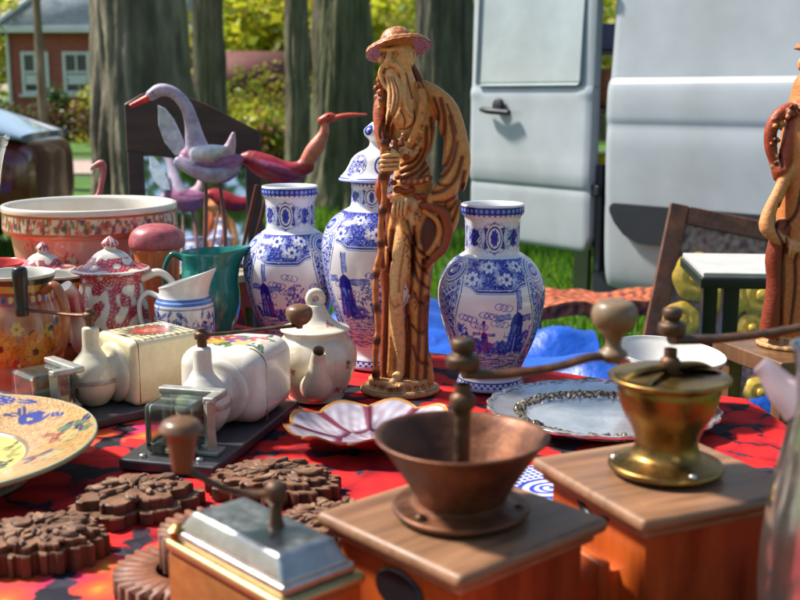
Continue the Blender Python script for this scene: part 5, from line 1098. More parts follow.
m.add(V, grid_faces(nv, nu, False)); tag(m.build('tarpaulin', tarp), 'crumpled bright blue tarpaulin over a low heap behind the table', 'tarpaulin')
t = thing('bench', 'low wooden bench under the red patterned blanket behind the blue tarpaulin', 'bench', (.86, 4.22, 0), .1)
m = MB(); box(m, (.9, .32, .03), (0, 0, .385), .004); m.build('seat', WOODT, t)
for sx in (-1, 1): m = MB(); box(m, (.04, .26, .37), (sx * .36, 0, .185), .004); m.build('leg', WOODT, t)
cv = Canvas(500, 260, (.40, .075, .03)); n1 = bandnoise(500, 260, 22, .4, 5); cv.mask(np.clip(n1, 0, 1), (.09, .03, .02)); cv.mask(np.clip(-n1 - .2, 0, 1), (.60, .18, .07))
m = MB(); nu, nv = 90, 40; V = []
for j in range(nv):
    for i in range(nu):
        x = -.47 + .94 * i / (nu - 1); y = -.20 + .40 * j / (nv - 1); z = .406 + .018 * (1 + a_[j * 2, i * 2]) * .5 - max(0, abs(y) - .168) * 1.6 - max(0, abs(x) - .452) * 2
        V.append((x, max(-.172, min(.172, y)) * 1.0, z))
m.add(V, grid_faces(nv, nu, False), cv.sample(np.tile(np.linspace(0, .99, nu), nv), np.repeat(np.linspace(0, 1, nv), nu)))
tag(m.build('blanket', pmat('woven_blanket', None, .85, nscale=60, namt=.3, bscale=200, bstr=.3), loc=(.86, 4.22, 0), rot=(0, 0, .1)), 'red and black woven blanket spread over the low bench beside the van', 'blanket')
# framed relief picture leaning behind the black side table
t = thing('framed_picture', 'brown framed picture with gilded flowers leaning behind the small black side table', 'picture', (.875, 3.00, -.07), R(-8)); t.rotation_euler = (R(-17), R(11), R(-8))
cv = Canvas(500, 800, (.34, .19, .14)); n1 = bandnoise(500, 800, 34, .8, 25); cv.mask(np.clip(n1 * .6, 0, 1), (.42, .28, .22)); cv.mask(np.clip(-n1 * .6, 0, 1), (.17, .085, .08))
m = MB(); g1, g2 = np.meshgrid(np.linspace(-.23, .23, 100), np.linspace(.04, .90, 180)); V = np.c_[g1.ravel(), np.full(g1.size, -.006), g2.ravel()]; m.add(V, grid_faces(180, 100, False), cv.sample((g1.ravel() + .23) / .46 * .99, g2.ravel() / .92)); V = V.copy(); V[:, 1] = .006; m.add(V, grid_faces(180, 100, False)[:, ::-1], (.1, .07, .05)); m.build('picture_panel', pmat('mottled_textile', None, .7, nscale=50, namt=.3), t)
m = MB()
for sx in (-1, 1): box(m, (.055, .03, .94), (sx * .255, 0, .47), .004)
for z in (.028, .912): box(m, (.453, .028, .055), (0, 0, z), .004)
m.build('frame', pmat('brown_frame_wood', (.13, .055, .032), .4, nscale=30, namt=.5, hue=(.20, .07, .03)), t)
GOLD = pmat('gilded_relief', (.72, .47, .07), .34, metal=.4, nscale=40, namt=.4)
rs = random.Random(8)
for k, (x, z, r) in enumerate(((-.165, .735, .074), (-.06, .70, .06), (-.185, .60, .056), (.03, .72, .066), (.19, .68, .056), (.08, .70, .06), (.02, .62, .045), (.18, .50, .06), (-.10, .50, .055), (.08, .44, .05), (-.02, .36, .055), (.17, .36, .05))):
    m = MB(); lathe(m, spline([(r, 0), (r * .98, .008), (r * .6, .018), (r * .32, .014), (r * .28, .022), (.001, .027)], 24), 50, rmod=lambda rr, zz, u: (rr * (1 + .03 * np.cos(u * 2 * PI * 7) * (rr > r * .35)), zz), mat=rotx(R(90)), at=(x, -.006, z)); m.build('gilded_flower', GOLD, t)
# small black side table
t = thing('side_table', 'small black side table with a white top in front of the framed picture', 'side table', (.835, 2.46, -.008), R(-6))
m = MB(); box(m, (.34, .30, .012), (0, 0, .812), .002); m.build('white_top', pmat('pale_stone_top', (.50, .49, .46), .35, nscale=20, namt=.15), t)
m = MB(); box(m, (.35, .31, .022), (0, 0, .795), .003); m.build('apron', BLK, t)
for sx in (-1, 1):
    for sy in (-1, 1): m = MB(); box(m, (.034, .034, .784), (sx * .115 + .008, sy * .125, .392), .003); m.build('leg', BLK, t)
# mirror in a dark frame
t = thing('framed_mirror', 'old mirror in a dark wooden frame standing behind the painted metal birds', 'mirror', (-.55, 3.02, -.02), R(14)); t.rotation_euler = (R(-9), 0, R(14))
DKW = pmat('dark_frame_wood', (.055, .024, .018), .4, nscale=20, namt=.5, stretch=(.2, 1, 1), hue=(.09, .04, .025))
for sx in (-1, 1): m = MB(); box(m, (.045, .035, 1.06 if sx > 0 else 1.10), (sx * .165, 0, .53 if sx > 0 else .55), .004); m.build('stile', DKW, t)
m = MB(); P = [(-.19, 1.19), (-.14, 1.22), (-.06, 1.23), (.04, 1.19), (.19, 1.11), (.19, 1.00), (-.19, 1.06)]; prism(m, P, -.02, .02, .003); m.v[0] = m.v[0] @ rotx(R(90)).T; m.build('top_rail', DKW, t, sharp=35)
m = MB(); box(m, (.285, .033, .10), (0, 0, .06), .004); m.build('bottom_rail', DKW, t)
m = MB(); box(m, (.284, .006, .94), (0, 0, .575), .0); m.build('mirror_glass', pmat('mirror_silver', (.85, .87, .88), .03, metal=1., bscale=2, bstr=.02), t)
# painted metal birds on a round stool
bx, by = -.42, 2.60
t = thing('stool', 'round red stool with a pale wooden top carrying the metal birds', 'stool', (bx - .005, by, 0))
m = MB(); lathe(m, spline([(.02, .752), (.085, .753), (.09, .758), (.09, .768), (.085, .772), (.01, .773)], 30), 50); m.build('seat', pmat('pale_stool_top', (.42, .33, .24), .5, nscale=30, namt=.3), t)
m = MB(); lathe(m, [(.078, .69), (.078, .751)], 50); m.build('apron', pmat('red_enamel', (.30, .02, .02), .35, nscale=20, namt=.3), t)
for k in range(3): m = MB(); a = k * 2.1 + .3; tube(m, [(.06 * math.cos(a), .06 * math.sin(a), .70), (.10 * math.cos(a), .10 * math.sin(a), 0)], [.012, .009], 10); m.build('leg', DKW, t)
BIRD = pmat('painted_sheet_metal', None, .48, nscale=45, namt=.42, coat=.06, bscale=40, bstr=.25)
def b_(x, z, y=0.): return ((x - 228) * 2.36, y, (268 - z) * 2.36)
t = thing('metal_bird', 'lilac and white long necked metal bird with a red beak on the stool', 'bird ornament', (bx, by, .775))
LI = (.42, .35, .46); WHB = (.66, .66, .70); PK = (.34, .13, .24)
s = Sculpt(); s.tube([b_(161, 95), b_(170, 90), b_(182, 92), b_(194, 104), b_(200, 122), b_(203, 140), b_(207, 154)], [13, 15, 13.5, 14.5, 17, 24, 30], 6, LI)
s.tube([b_(196, 156), b_(212, 165), b_(230, 166), b_(246, 158)], [24, 36, 34, 12], 10, PK); s.tube([b_(224, 158, -4), b_(236, 148), b_(241, 132)], [20, 15, 5], 6, (.55, .36, .42))
s.tube([b_(206, 152, -24), b_(220, 150, -30), b_(234, 146, -24)], [16, 18, 6], 4, WHB); s.tube([b_(188, 160, -18), b_(206, 168, -32), b_(226, 172, -30), b_(246, 166, -10)], [14, 18, 17, 5], 3, LI)
s.groove([((206 - 228) * 2.36, (160 - 0) * 0 + (268 - 162) * 2.36), ((224 - 228) * 2.36, (268 - 164) * 2.36), ((242 - 228) * 2.36, (268 - 160) * 2.36)], 3, 3, (.2, .08, .18))
V, F, C = s.mesh(4., LI); m = MB(); m.add(V, F, C); emit_mm(m).build('body', BIRD, t)
m = MB(); tube(m, [b_(163, 95), b_(154, 99), b_(140, 105.5)], [11, 9.5, 6.5], 14, (.66, .035, .02), n=16, flat=.8); emit_mm(m).build('beak', BIRD, t)
for dx in (-1, 1): m = MB(); lathe(m, [(3, 0), (2.4, 1.5), (.3, 2)], 12, (.01, .01, .01), mat=rotx(R(90 * (1 if dx < 0 else -1))), at=b_(163.5, 92, dx * 12)); emit_mm(m).build('eye', BIRD, t)
m = MB(); P = np.array([(-148, 385), (-132, 378), (-112, 352), (-92, 305), (-84, 270), (-112, 268), (-136, 300), (-148, 340)]) ; prism(m, P, -5, 5, 2, (.52, .60, .68)); m.v[0] = m.v[0] @ rotx(R(90)).T + np.array([0, 22, 0]); emit_mm(m).build('raised_wing', BIRD, t)
for x0, x1 in ((212, 207), (226, 229)):
    m = MB(); tube(m, [b_(x0, 182), b_(x0 - 2 if x1 < 215 else x0 + 3, 222, 6), b_(x1, 266)], [4, 5.5, 4], 10, ((.10, .06, .07), (.30, .12, .10), (.08, .05, .06)), n=16); tube(m, [b_(x1 - 6, 268, -18), b_(x1, 267), b_(x1 + 6, 268, -18)], [4, 5, 4], 8, (.1, .06, .07)); emit_mm(m).build('leg', BIRD, t)
t = thing('metal_bird', 'red and salmon metal bird with a long orange beak pointing right', 'bird ornament', (bx + .012, by + .03, .775))
SA = (.60, .17, .10); RDB = (.33, .018, .03)
s = Sculpt(); s.tube([b_(322, 120), b_(330, 117), b_(336, 117)], [9, 12, 8], 4, (.55, .06, .03)); s.tube([b_(326, 122), b_(324, 134), b_(314, 150), b_(302, 166)], [8, 13, 20, 12], 5, SA)
s.tube([b_(308, 166), b_(286, 172), b_(266, 166), b_(250, 158), b_(238, 160)], [16, 27, 30, 20, 8], 8, RDB); s.tube([b_(300, 176, -14), b_(276, 168, -26), b_(252, 158, -16)], [8, 14, 6], 3, (.26, .03, .10))
V, F, C = s.mesh(4., RDB); m = MB(); m.add(V, F, C); emit_mm(m).build('body', BIRD, t)
m = MB(); tube(m, [b_(330, 119), b_(348, 115), b_(368, 114)], [9.5, 7.5, 2.5], 14, (.66, .10, .05), n=16, flat=.85); emit_mm(m).build('beak', BIRD, t)
for dx in (-1, 1): m = MB(); lathe(m, [(3, 0), (2.4, 1.5), (.3, 2)], 12, (.01, .01, .01), mat=rotx(R(90 * (1 if dx < 0 else -1))), at=b_(329, 115, dx * 10)); emit_mm(m).build('eye', BIRD, t)
for x0, x1 in ((268, 244), (256, 236)):
    m = MB(); tube(m, [b_(x0, 184), b_(x0 - 10, 224, 6), b_(x1, 266)], [4, 5, 4], 10, (.16, .035, .03), n=16); tube(m, [b_(x1 - 6, 268, 14), b_(x1, 267), b_(x1 + 6, 268, 14)], [4, 5, 4], 8, (.1, .03, .03)); emit_mm(m).build('leg', BIRD, t)
# plain pink bird behind the planter
t = thing('metal_bird', 'small pink metal bird with a thin neck behind the planter', 'bird ornament', (-.72, 2.62, .86)); s = Sculpt()
s.tube([(0, 0, 160), (14, 0, 165), (18, 0, 150), (12, 0, 120), (4, 0, 90), (-10, 0, 70)], [7, 8.5, 7, 6.5, 8, 14], 4, (.56, .16, .16)); s.tube([(-4, 0, 66), (-34, 0, 56), (-70, 0, 66)], [18, 24, 6], 6, (.40, .08, .10)); V, F, C = s.mesh(3.5); m = MB(); m.add(V, F, C); emit_mm(m).build('body', BIRD, t)
m = MB(); tube(m, [(2, 0, 161), (-8, 0, 157), (-13, 0, 148)], [6.5, 4.5, 1.5], 10, (.6, .5, .45), n=10); emit_mm(m).build('beak', BIRD, t)
for x in (-24, -36): m = MB(); tube(m, [(x, 0, 40), (x, 0, 0)], [3.2, 3], 8, (.3, .06, .06)); emit_mm(m).build('leg', BIRD, t)
t = thing('plinth', 'tall slim brown plinth carrying the small pink bird behind the planter', 'plinth', (-.75, 2.62, 0)); m = MB(); box(m, (.16, .14, .855), (0, 0, .43), .004); m.build('column', DKW, t)
# ------------------------------------------------------------------ ground
GR = pmat('lawn_grass', (.075, .19, .012), .9, nscale=1.1, namt=.4, hue=(.05, .115, .012), bscale=30, bstr=.9, bdist=.05)
m = MB(); xs = np.r_[-300, -60, np.linspace(-16, 16, 60), 60, 300]; ys = np.r_[-60, -8, np.linspace(-2, 34, 80), 90, 500]; A, Bq = np.meshgrid(xs, ys); m.add(np.c_[A.ravel(), Bq.ravel(), .02 * np.sin(A.ravel() * .7) * np.sin(Bq.ravel() * .5) * (abs(A.ravel()) < 15) * (Bq.ravel() > 7) * (Bq.ravel() < 30)], grid_faces(len(ys), len(xs), False)); tag(m.build('ground', GR), kind='structure')
m = MB(); xs = np.linspace(-26, 26, 90); V = []
for x in xs: V += [(x, 16.6 + .25 * math.sin(x * .6), .03), (x, 20.4 + .3 * math.sin(x * .5 + 1), .03)]
m.add(V, np.array([[2 * i, 2 * i + 2, 2 * i + 3, 2 * i + 1] for i in range(89)])); tag(m.build('path', pmat('pale_gravel_path', (.42, .31, .26), .95, nscale=12, namt=.3, bscale=60, bstr=.5)), kind='structure')
# grass tufts near the van and the trees
m = MB(); n = 26000; rg = np.random.default_rng(4); x = rg.uniform(-3.2, 3.2, n); y = 4.6 + rg.random(n) ** 1.3 * 8; a = rg.random(n) * PI; h = .05 + .07 * rg.random(n); w = .008 + .006 * rg.random(n) + y * .0009
l = rg.normal(0, .03, (n, 2)); V = np.stack([np.c_[x - w * np.cos(a), y - w * np.sin(a), np.zeros(n) - .02], np.c_[x + w * np.cos(a), y + w * np.sin(a), np.zeros(n) - .02], np.c_[x + l[:, 0], y + l[:, 1], h]], 1).reshape(-1, 3)
c = (np.array((.085, .23, .012)) * (.6 + .7 * rg.random((n, 1))) + np.array((.05, .03, 0)) * rg.random((n, 1))); m.add(V, np.arange(3 * n).reshape(-1, 3), np.repeat(c, 3, 0)); tag(m.build('grass', LEAF, smooth=False), 'bright green lawn grass around the trees and the van', 'grass', kind='stuff')

# ------------------------------------------------------------------ trees and bushes
def leaves(m, c, rad, n, size, cols, rg, clumps=26, flat=.35):
    d = rg.normal(size=(clumps, 3)); d /= np.linalg.norm(d, axis=1)[:, None]; cc = np.asarray(c) + d * np.asarray(rad) * (.35 + .6 * rg.random((clumps, 1)))
    k = rg.integers(0, clumps, n); P = cc[k] + rg.normal(size=(n, 3)) * np.asarray(rad) * .24
    u = rg.normal(size=(n, 3)); u /= np.linalg.norm(u, axis=1)[:, None]; w = np.cross(u, rg.normal(size=(n, 3))); w /= np.linalg.norm(w, axis=1)[:, None]
    s_ = (size * (.6 + .8 * rg.random(n)))[:, None]; u *= s_; w *= s_ * .55
    V = np.stack([P - u, P + w * .9 - u * .1, P + u, P - w * .9 - u * .1], 1).reshape(-1, 3)
    cols = np.asarray(cols); ci = cols[rg.integers(0, len(cols), clumps)][k] * (.75 + .5 * rg.random((n, 1)))
    m.add(V, np.arange(4 * n).reshape(-1, 4), np.repeat(ci, 4, 0))
GREENS = [(.09, .20, .015), (.13, .26, .02), (.06, .14, .012)]; LIME = [(.46, .52, .03), (.60, .60, .06), (.28, .38, .02), (.70, .62, .20)]; YEL = [(.46, .46, .03), (.26, .32, .02), (.56, .46, .06)]
GB = 'old tree trunks on the lawn behind the stall'
def tree(label, x, y, r, h, seed, crown_r, col, bark=(.21, .175, .12), flare=1.35, lean=0., n=1500, leaf=.11, group=None, cz=None, kind='tree'):
    rg = np.random.default_rng(seed); t = thing(kind, label, 'tree', (x, y, 0), 0, group)
    nz, ns = 110, 160; z = np.linspace(-.15, h, nz); f = 1 - .45 * (np.clip(z, 0, h) / h) + (flare - 1) * np.exp(-np.clip(z, 0, 9) / (.55 * r + .12))
    bn = np.repeat(bandnoise(ns, nz // 2 + 1, 9, .7, seed), 2, 0); bn2 = bandnoise(ns, nz, 30, .6, seed + 1)
    prof = np.c_[np.ones(nz), z]
    m = MB(); lathe(m, prof, ns, rmod=lambda rr, zz, u: (r * f[:, None] * (1 + .030 * bn[:nz] + .03 * bn2 + .06 * np.exp(-np.clip(zz, 0, 9) * 1.6) * np.cos(u * 2 * PI * 6 + seed)), zz))
    V = m.v[0]; V[:, 0] += lean * V[:, 2] + .03 * np.sin(V[:, 2] * 1.1 + seed) * r
    mo = np.clip(.5 + .5 * bandnoise(ns, nz, 40, .6, seed + 2), 0, 1)[..., None]
    m.c[0] = (np.array(bark) * (1 - .35 * mo) + np.array((.085, .09, .035)) * .55 * mo).reshape(-1, 3) * np.clip(1 + .24 * bn[:nz] * np.clip(.6 + .5 * bn2, .1, 1.5), .35, 1.7).reshape(-1, 1)
    zc = cz or h * .92
    for k in range(7):
        a = rg.random() * 6.28; z0 = h * (.62 + .36 * rg.random()); L = crown_r * (.6 + .4 * rg.random()); x0 = lean * z0
        tube(m, [(x0, 0, z0), (x0 + L * .45 * math.cos(a), L * .45 * math.sin(a), z0 + L * .35), (x0 + L * math.cos(a), L * math.sin(a), z0 + L * .5)], [r * .38, r * .22, r * .05], 8, bark, n=10)
    m.build('trunk', BARK, t)
    m = MB(); leaves(m, (lean * h, 0, zc + crown_r * .5), (crown_r, crown_r, crown_r * .75), n, leaf, col, rg, 34); m.build('crown', LEAF, t, smooth=False)
    return t
tree('thick grey barked trunk rising behind the pink planter', -2.18, 9.5, .445, 6.2, 1, 2.6, GREENS, flare=1.2, n=1500)
tree('dark mossy trunk just right of the thickest trunk', -2.20, 13.0, .20, 6.5, 2, 2.2, GREENS, flare=1.3, n=1200)
tree('slim straight trunk between the bush and the mossy broad trunk', -1.32, 14.5, .17, 7, 3, 2.2, LIME, flare=1.3, n=1200)
tree('broad mossy green trunk directly behind the bearded figurine hat', -.585, 11.6, .335, 6.5, 4, 2.4, GREENS, bark=(.15, .145, .075), flare=1.5, n=1400)
tree('broad dark trunk between the figurine and the white van door', .375, 9.6, .285, 6, 5, 2.4, GREENS, bark=(.11, .10, .065), flare=1.3, n=1400)
tree('dark trunk at the far left beside the house', -5.45, 14.5, .20, 6.5, 6, 2.0, GREENS, bark=(.03, .032, .02), flare=1.2, n=1000)
tree('thin young tree standing in front of the brick house', -6.4, 20, .085, 6.5, 7, 1.2, LIME, flare=1.2, n=700)
GT = 'leafy trees at the far side of the park'
for k, (x, y, h, cr) in enumerate(((-2.9, 28, 2.2, 2.3), (-.9, 30, 2.4, 2.6), (1.6, 32, 2.0, 2.6), (-6.6, 39, 4.0, 3.2), (-12.5, 33, 2.6, 2.8), (5.4, 30, 2.2, 2.6), (10, 32, 2.4, 3.0), (-4.9, 44, 3, 3.4))):
    tree('lime green leafy tree at the far side of the park', x, y, .16, h, 20 + k, cr, LIME if k % 3 else YEL, n=3000, leaf=.17, group=GT, cz=h * .75, flare=1.2)
def bush(name, label, x, y, rx, rz_, col, seed, n=1800, leaf=.06, cat='bush'):
    rg = np.random.default_rng(seed); t = thing(name, label, cat, (x, y, 0))
    m = MB()
    for k in range(6): a = k * 1.05; tube(m, [(0, 0, 0), (.4 * rx * math.cos(a), .4 * rx * math.sin(a), rz_ * .9), (.75 * rx * math.cos(a), .7 * rx * math.sin(a), rz_ * 1.5)], [.03, .02, .008], 6, (.06, .04, .02), n=8)
    m.build('stems', BARK, t)
    m = MB(); leaves(m, (0, 0, rz_ * .95), (rx, rx * .8, rz_), n, leaf, col, rg, 24); m.build('foliage', LEAF, t, smooth=False)
bush('bush', 'yellow green bush in front of the brown shed', -2.35, 19.0, 1.0, .78, YEL, 51, 2600)
bush('bush', 'low yellow bush with rusty pink flowers beside the path', -1.95, 15.6, .72, .52, [(.36, .36, .03), (.20, .26, .02), (.48, .22, .14)], 52, 2200)
bush('bush', 'round dark green clipped bush under the house window', -8.75, 28.5, .42, .68, [(.03, .11, .012), (.04, .14, .015)], 53, 2200, .05)
bush('bush', 'pale green bush at the right hand corner of the house front', -7.3, 27.5, .8, .75, YEL, 54, 2200)
bush('bush', 'flowering pink and green shrub between the dark trunk and the van door', 1.6, 21.5, .9, 1.4, [(.55, .14, .16), (.2, .34, .03), (.32, .42, .04)], 55, 2600, .08)
bush('bush', 'light green shrub to the left of the house corner', -11.6, 27.0, .8, .9, LIME, 56, 2200)
rg = np.random.default_rng(61); m = MB()
for k in range(30): leaves(m, (-12.8 + k * .34, 23.2, .62), (.42, .42, .52), 330, .05, [(.10, .045, .022), (.16, .05, .03), (.07, .09, .02)], rg, 9)
tag(m.build('hedge', LEAF, smooth=False), 'brownish red leaved hedge running in front of the house', 'hedge')
rg = np.random.default_rng(62); m = MB()
for k in range(60): leaves(m, (-46 + k * 1.55 + rg.normal() * .5, 54 + rg.random() * 9, 3.4 + rg.random() * 3.2), (2.6, 2.0, 3.6), 420, .34, [(.10, .17, .02), (.20, .28, .03), (.06, .10, .015), (.30, .34, .04)], rg, 12)
tag(m.build('woodland', LEAF, smooth=False), 'far off leafy wood closing the park', 'woodland', kind='stuff')

for k, (x, y, h, cr) in enumerate(((-9.5, -13, 4.5, 3.6), (3.4, -9, 7, 3.0), (9, -8, 4.5, 3.4))):
    tree(('spreading green tree on the near side of the stall, seen only in reflections', 'tall green tree far on the near side, seen only in reflections', 'green tree on the near right side, seen only in reflections')[k], x, y, .25, h, 70 + k, cr, GREENS, n=2200, leaf=.2, cz=h * .6)
# ------------------------------------------------------------------ house, shed
mt, nt = nodemat('red_brick'); L = nt.links.new
out = N(nt, 'ShaderNodeOutputMaterial'); b = N(nt, 'ShaderNodeBsdfPrincipled'); L(b.outputs[0], out.inputs[0]); b.inputs['Roughness'].default_value = .85
tc = N(nt, 'ShaderNodeTexCoord'); mp = N(nt, 'ShaderNodeMapping'); mp.inputs['Rotation'].default_value = (R(90), 0, 0); L(tc.outputs['Object'], mp.inputs[0]); br = N(nt, 'ShaderNodeTexBrick'); br.inputs['Scale'].default_value = 4; br.inputs['Color1'].default_value = (.42, .10, .06, 1); br.inputs['Color2'].default_value = (.34, .075, .05, 1); br.inputs['Mortar'].default_value = (.40, .22, .18, 1); br.inputs['Mortar Size'].default_value = .012; L(mp.outputs[0], br.inputs['Vector']); L(br.outputs[0], b.inputs['Base Color']); BRICK = mt
SLATE = pmat('grey_slate', (.30, .35, .42), .45, nscale=6, namt=.25, bscale=20, bstr=.4); WPT = pmat('white_trim_paint', (.74, .74, .72), .45, nscale=8, namt=.08); PANE = pmat('window_pane', (.05, .07, .07), .06, nscale=2, namt=.3)
t = thing('brick_house', 'red brick house with a grey hipped roof and white windows across the park', 'house', (-10.75, 31, 0))
m = MB(); box(m, (6.2, 6, 2.95), (3.1, 3, 1.475), .0); m.build('wall', BRICK, t)
m = MB(); e0, z0 = -.32, 2.98; V = [(e0, e0, z0), (6.52, e0, z0), (6.52, 6.3, z0), (e0, 6.3, z0), (2.6, 3, 5.9), (3.6, 3, 5.9)]; m.add(V, [[0, 1, 5, 4], [1, 2, 5], [2, 3, 4, 5], [3, 0, 4], [3, 2, 1, 0]]); m.build('roof', SLATE, t, smooth=False)
m = MB(); box(m, (6.9, .12, .17), (3.1, -.38, 2.93), .01); box(m, (.12, 6.6, .17), (-.39, 3, 2.93), .01); m.build('gutter', WPT, t)
m = MB(); tube(m, [(-.02, -.07, 2.85), (-.02, -.07, .1)], [.05, .05], 10); m.build('downpipe', WPT, t)
m = MB(); tube(m, [(-.32, -.34, 3.03), (2.6, 3, 5.95)], [.07, .07], 8); m.build('hip_ridge', WPT, t)
for x in (.70, 1.84, 4.4):
    m = MB(); w, h, zc = .66, 1.15, 1.78
    for sx in (-1, 1): box(m, (.09, .10, h), (x + sx * w / 2, -.03, zc), .006)
    box(m, (.03 + w - .12, .10, .09), (x, -.03, zc + h / 2 - .045), .006); box(m, (w - .09, .10, .09), (x, -.03, zc - h / 2 + .045), .006); box(m, (w - .09, .08, .07), (x, -.03, zc + .02), .006); box(m, (.05, .07, h / 2 - .1), (x, -.03, zc + .29), .004); wn_ = m.build('window', WPT, t)
    m = MB(); box(m, (w - .1, .02, h - .1), (x, -.025, zc), .0); m.build('pane', PANE, wn_)
    m = MB(); box(m, (w - .12, .03, .26), (x, -.045, zc - .18), .004); m.build('blind', WPT, wn_); m = MB(); box(m, (w + .25, .16, .07), (x, -.06, zc - h / 2 - .04), .006); m.build('sill', WPT, wn_)
t = thing('garden_shed', 'brown garden shed with a low pitched roof half hidden by bushes', 'shed', (-3.35, 24.5, 0), .1)
SH = pmat('brown_shed_boards', (.11, .045, .03), .7, nscale=10, namt=.35, stretch=(1, 1, .1)); m = MB(); box(m, (1.9, 1.8, 1.5), (0, 0, .75), .01); m.build('wall', SH, t)
m = MB(); V = [(-1.1, -1.1, 1.42), (1.1, -1.1, 1.42), (1.1, 0, 2.12), (-1.1, 0, 2.12), (1.1, 1.1, 1.42), (-1.1, 1.1, 1.42), (-1.1, -1.05, 1.36), (1.1, -1.05, 1.36), (1.1, 1.05, 1.36), (-1.1, 1.05, 1.36)]; m.add(V, [[0, 1, 2, 3], [3, 2, 4, 5], [6, 7, 1, 0], [5, 4, 8, 9], [9, 8, 7, 6], [0, 3, 5, 9, 6], [1, 7, 8, 4, 2]]); m.build('roof', pmat('brown_roof_felt', (.13, .04, .032), .8, nscale=8, namt=.3), t, smooth=False)

# ------------------------------------------------------------------ van with its rear door swung open
t = thing('van', 'white van with a black side strip and its near rear door swung open', 'van', (.885, 4.70, 0), R(-45))
prof = [(.34, -.05), (.40, -.012), (.55, .006), (.80, .014), (.985, .020), (1.060, .015), (1.085, .022), (1.15, .024), (1.205, .021), (1.235, .013), (1.25, .002), (1.30, -.004), (1.7, -.035), (2.05, -.10), (2.22, -.17), (2.31, -.28), (2.35, -.45)]
W_ = 1.95; pr = spline(np.array(prof), 70)
ring = np.array([(-o, z) for z, o in pr] + [(W_ + o, z) for z, o in pr[::-1]])
st = np.r_[-.03, -.012, 0, .03, np.linspace(.1, 3.4, 20), np.linspace(3.5, 5.0, 16)]; V = []
for x in st:
    cap_ = 9 if x < 3.45 else np.interp(x, [3.45, 4.3, 4.85, 5.0], [2.36, 1.32, 1.05, .75]); ins = {0: .05, 1: .016, 2: .004}.get(list(st).index(x), 0) + (.22 * max(0, (x - 4.4) / .6) ** 2)
    for y, z in ring: V.append((x, y + ins * (1 if y < W_ / 2 else -1), min(z, cap_ + .02 * (z - 1))))
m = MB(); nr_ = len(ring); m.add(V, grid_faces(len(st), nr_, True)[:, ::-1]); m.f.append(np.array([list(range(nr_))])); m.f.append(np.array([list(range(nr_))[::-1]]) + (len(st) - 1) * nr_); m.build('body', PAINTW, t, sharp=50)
BLKP = pmat('black_plastic_trim', (.012, .014, .02), .5, nscale=30, namt=.3)
m = MB(); P = [(.035, .70), (.06, .655), (.11, .605), (.18, .575), (3.9, .575), (3.9, .735), (.05, .735), (.035, .72)]; prism(m, P, 0, .032, .006); m.v[0] = m.v[0] @ rotx(R(90)).T + np.array([0, -.008, 0]); m.build('side_strip', BLKP, t, sharp=40)
m = MB(); box(m, (.16, W_ - .06, .34), (-.02, W_ / 2, .46), .03, 3); m.build('rear_bumper', BLKP, t)
m = MB(); box(m, (1.3, .01, .55), (3.85 - .7, -.026, 1.56), .02, 3); m.build('cab_window', PANE, t)
for x in (1.15, 4.05):
    for y in (.06, W_ - .06):
        m = MB(); lathe(m, spline([(.19, -.10), (.30, -.105), (.335, -.08), (.34, 0), (.335, .08), (.30, .105), (.19, .10)], 50), 60, mat=rotx(R(90)), at=(x, y, .34)); w_ = m.build('wheel', BLKP, t)
        m = MB(); lathe(m, spline([(.005, -.09), (.06, -.095), (.10, -.07), (.17, -.08), (.19, -.10), (.2, -.02), (.2, .09), (.005, .09)], 40), 40, mat=rotx(R(90)) if y < 1 else rotx(R(-90)), at=(x, y, .34)); m.build('rim', STEEL, w_)
# door: local x runs away from the hinge
ang = R(-45); d0 = math.atan2(.787, -.617) - ang
dp = spline(np.array([(.505, -.02), (.52, 0), (.60, .006), (.74, .008), (.775, .004), (.79, .012), (.83, .019), (.88, .019), (.95, .016), (1.10, .014), (1.17, .014), (1.195, .012), (1.22, .004), (1.26, .0), (1.7, -.012), (2.05, -.05), (2.2, -.08)]), 80)
wd = .77; nx = 40; V = []; xs_ = np.linspace(0, wd, nx)
for z, o in dp:
    for x in xs_:
        e_ = min(x, wd - x); cr = .07; zl = .505 + (cr - math.sqrt(max(0, cr * cr - max(0, cr - e_) ** 2))); fr = np.clip((.085 - e_) / .03, 0, 1) * np.clip((z - 1.16) / .05, 0, 1)
        V.append((x, o + fr * .007 - .010 * max(0, 1 - e_ / .012) ** 2, max(z, zl)))
V = np.array(V); n_ = len(V); Vb = V.copy(); Vb[:, 1] = -.045
G_ = grid_faces(80, nx, False); rim_ = list(range(nx)) + [k * nx + nx - 1 for k in range(1, 80)] + [79 * nx + k for k in range(nx - 2, -1, -1)] + [k * nx for k in range(78, 0, -1)]
m = MB(); m.add(np.vstack([V, Vb]), np.vstack([G_, G_[:, ::-1] + n_, np.array([[a, b, b + n_, a + n_] for a, b in zip(rim_, rim_[1:] + rim_[:1])])[:, ::-1]]))
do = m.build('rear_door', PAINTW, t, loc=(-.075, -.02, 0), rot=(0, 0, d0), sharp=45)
m = MB(); box(m, (.66, .006, 1.02), (wd / 2 + .0, .007, 1.735), .02, 3); m.v[0][:, 1] -= (m.v[0][:, 2] - 1.3) * .048 + .000; m.build('door_window', pmat('frosted_window', (.36, .40, .41), .10, nscale=2.2, namt=.25, coat=.8, hue=(.28, .31, .31)), do)
m = MB(); tube(m, [(wd - .13, .050, 1.118), (wd - .20, .065, 1.112), (wd - .31, .050, 1.105)], [.016, .019, .016], 10, flat=.8, n=14); lathe(m, [(.034, .0), (.034, .01), (.03, .016), (.002, .018)], 30, mat=rotx(R(-90)), at=(wd - .22, .026, 1.135)); m.build('handle', BLKP, do)
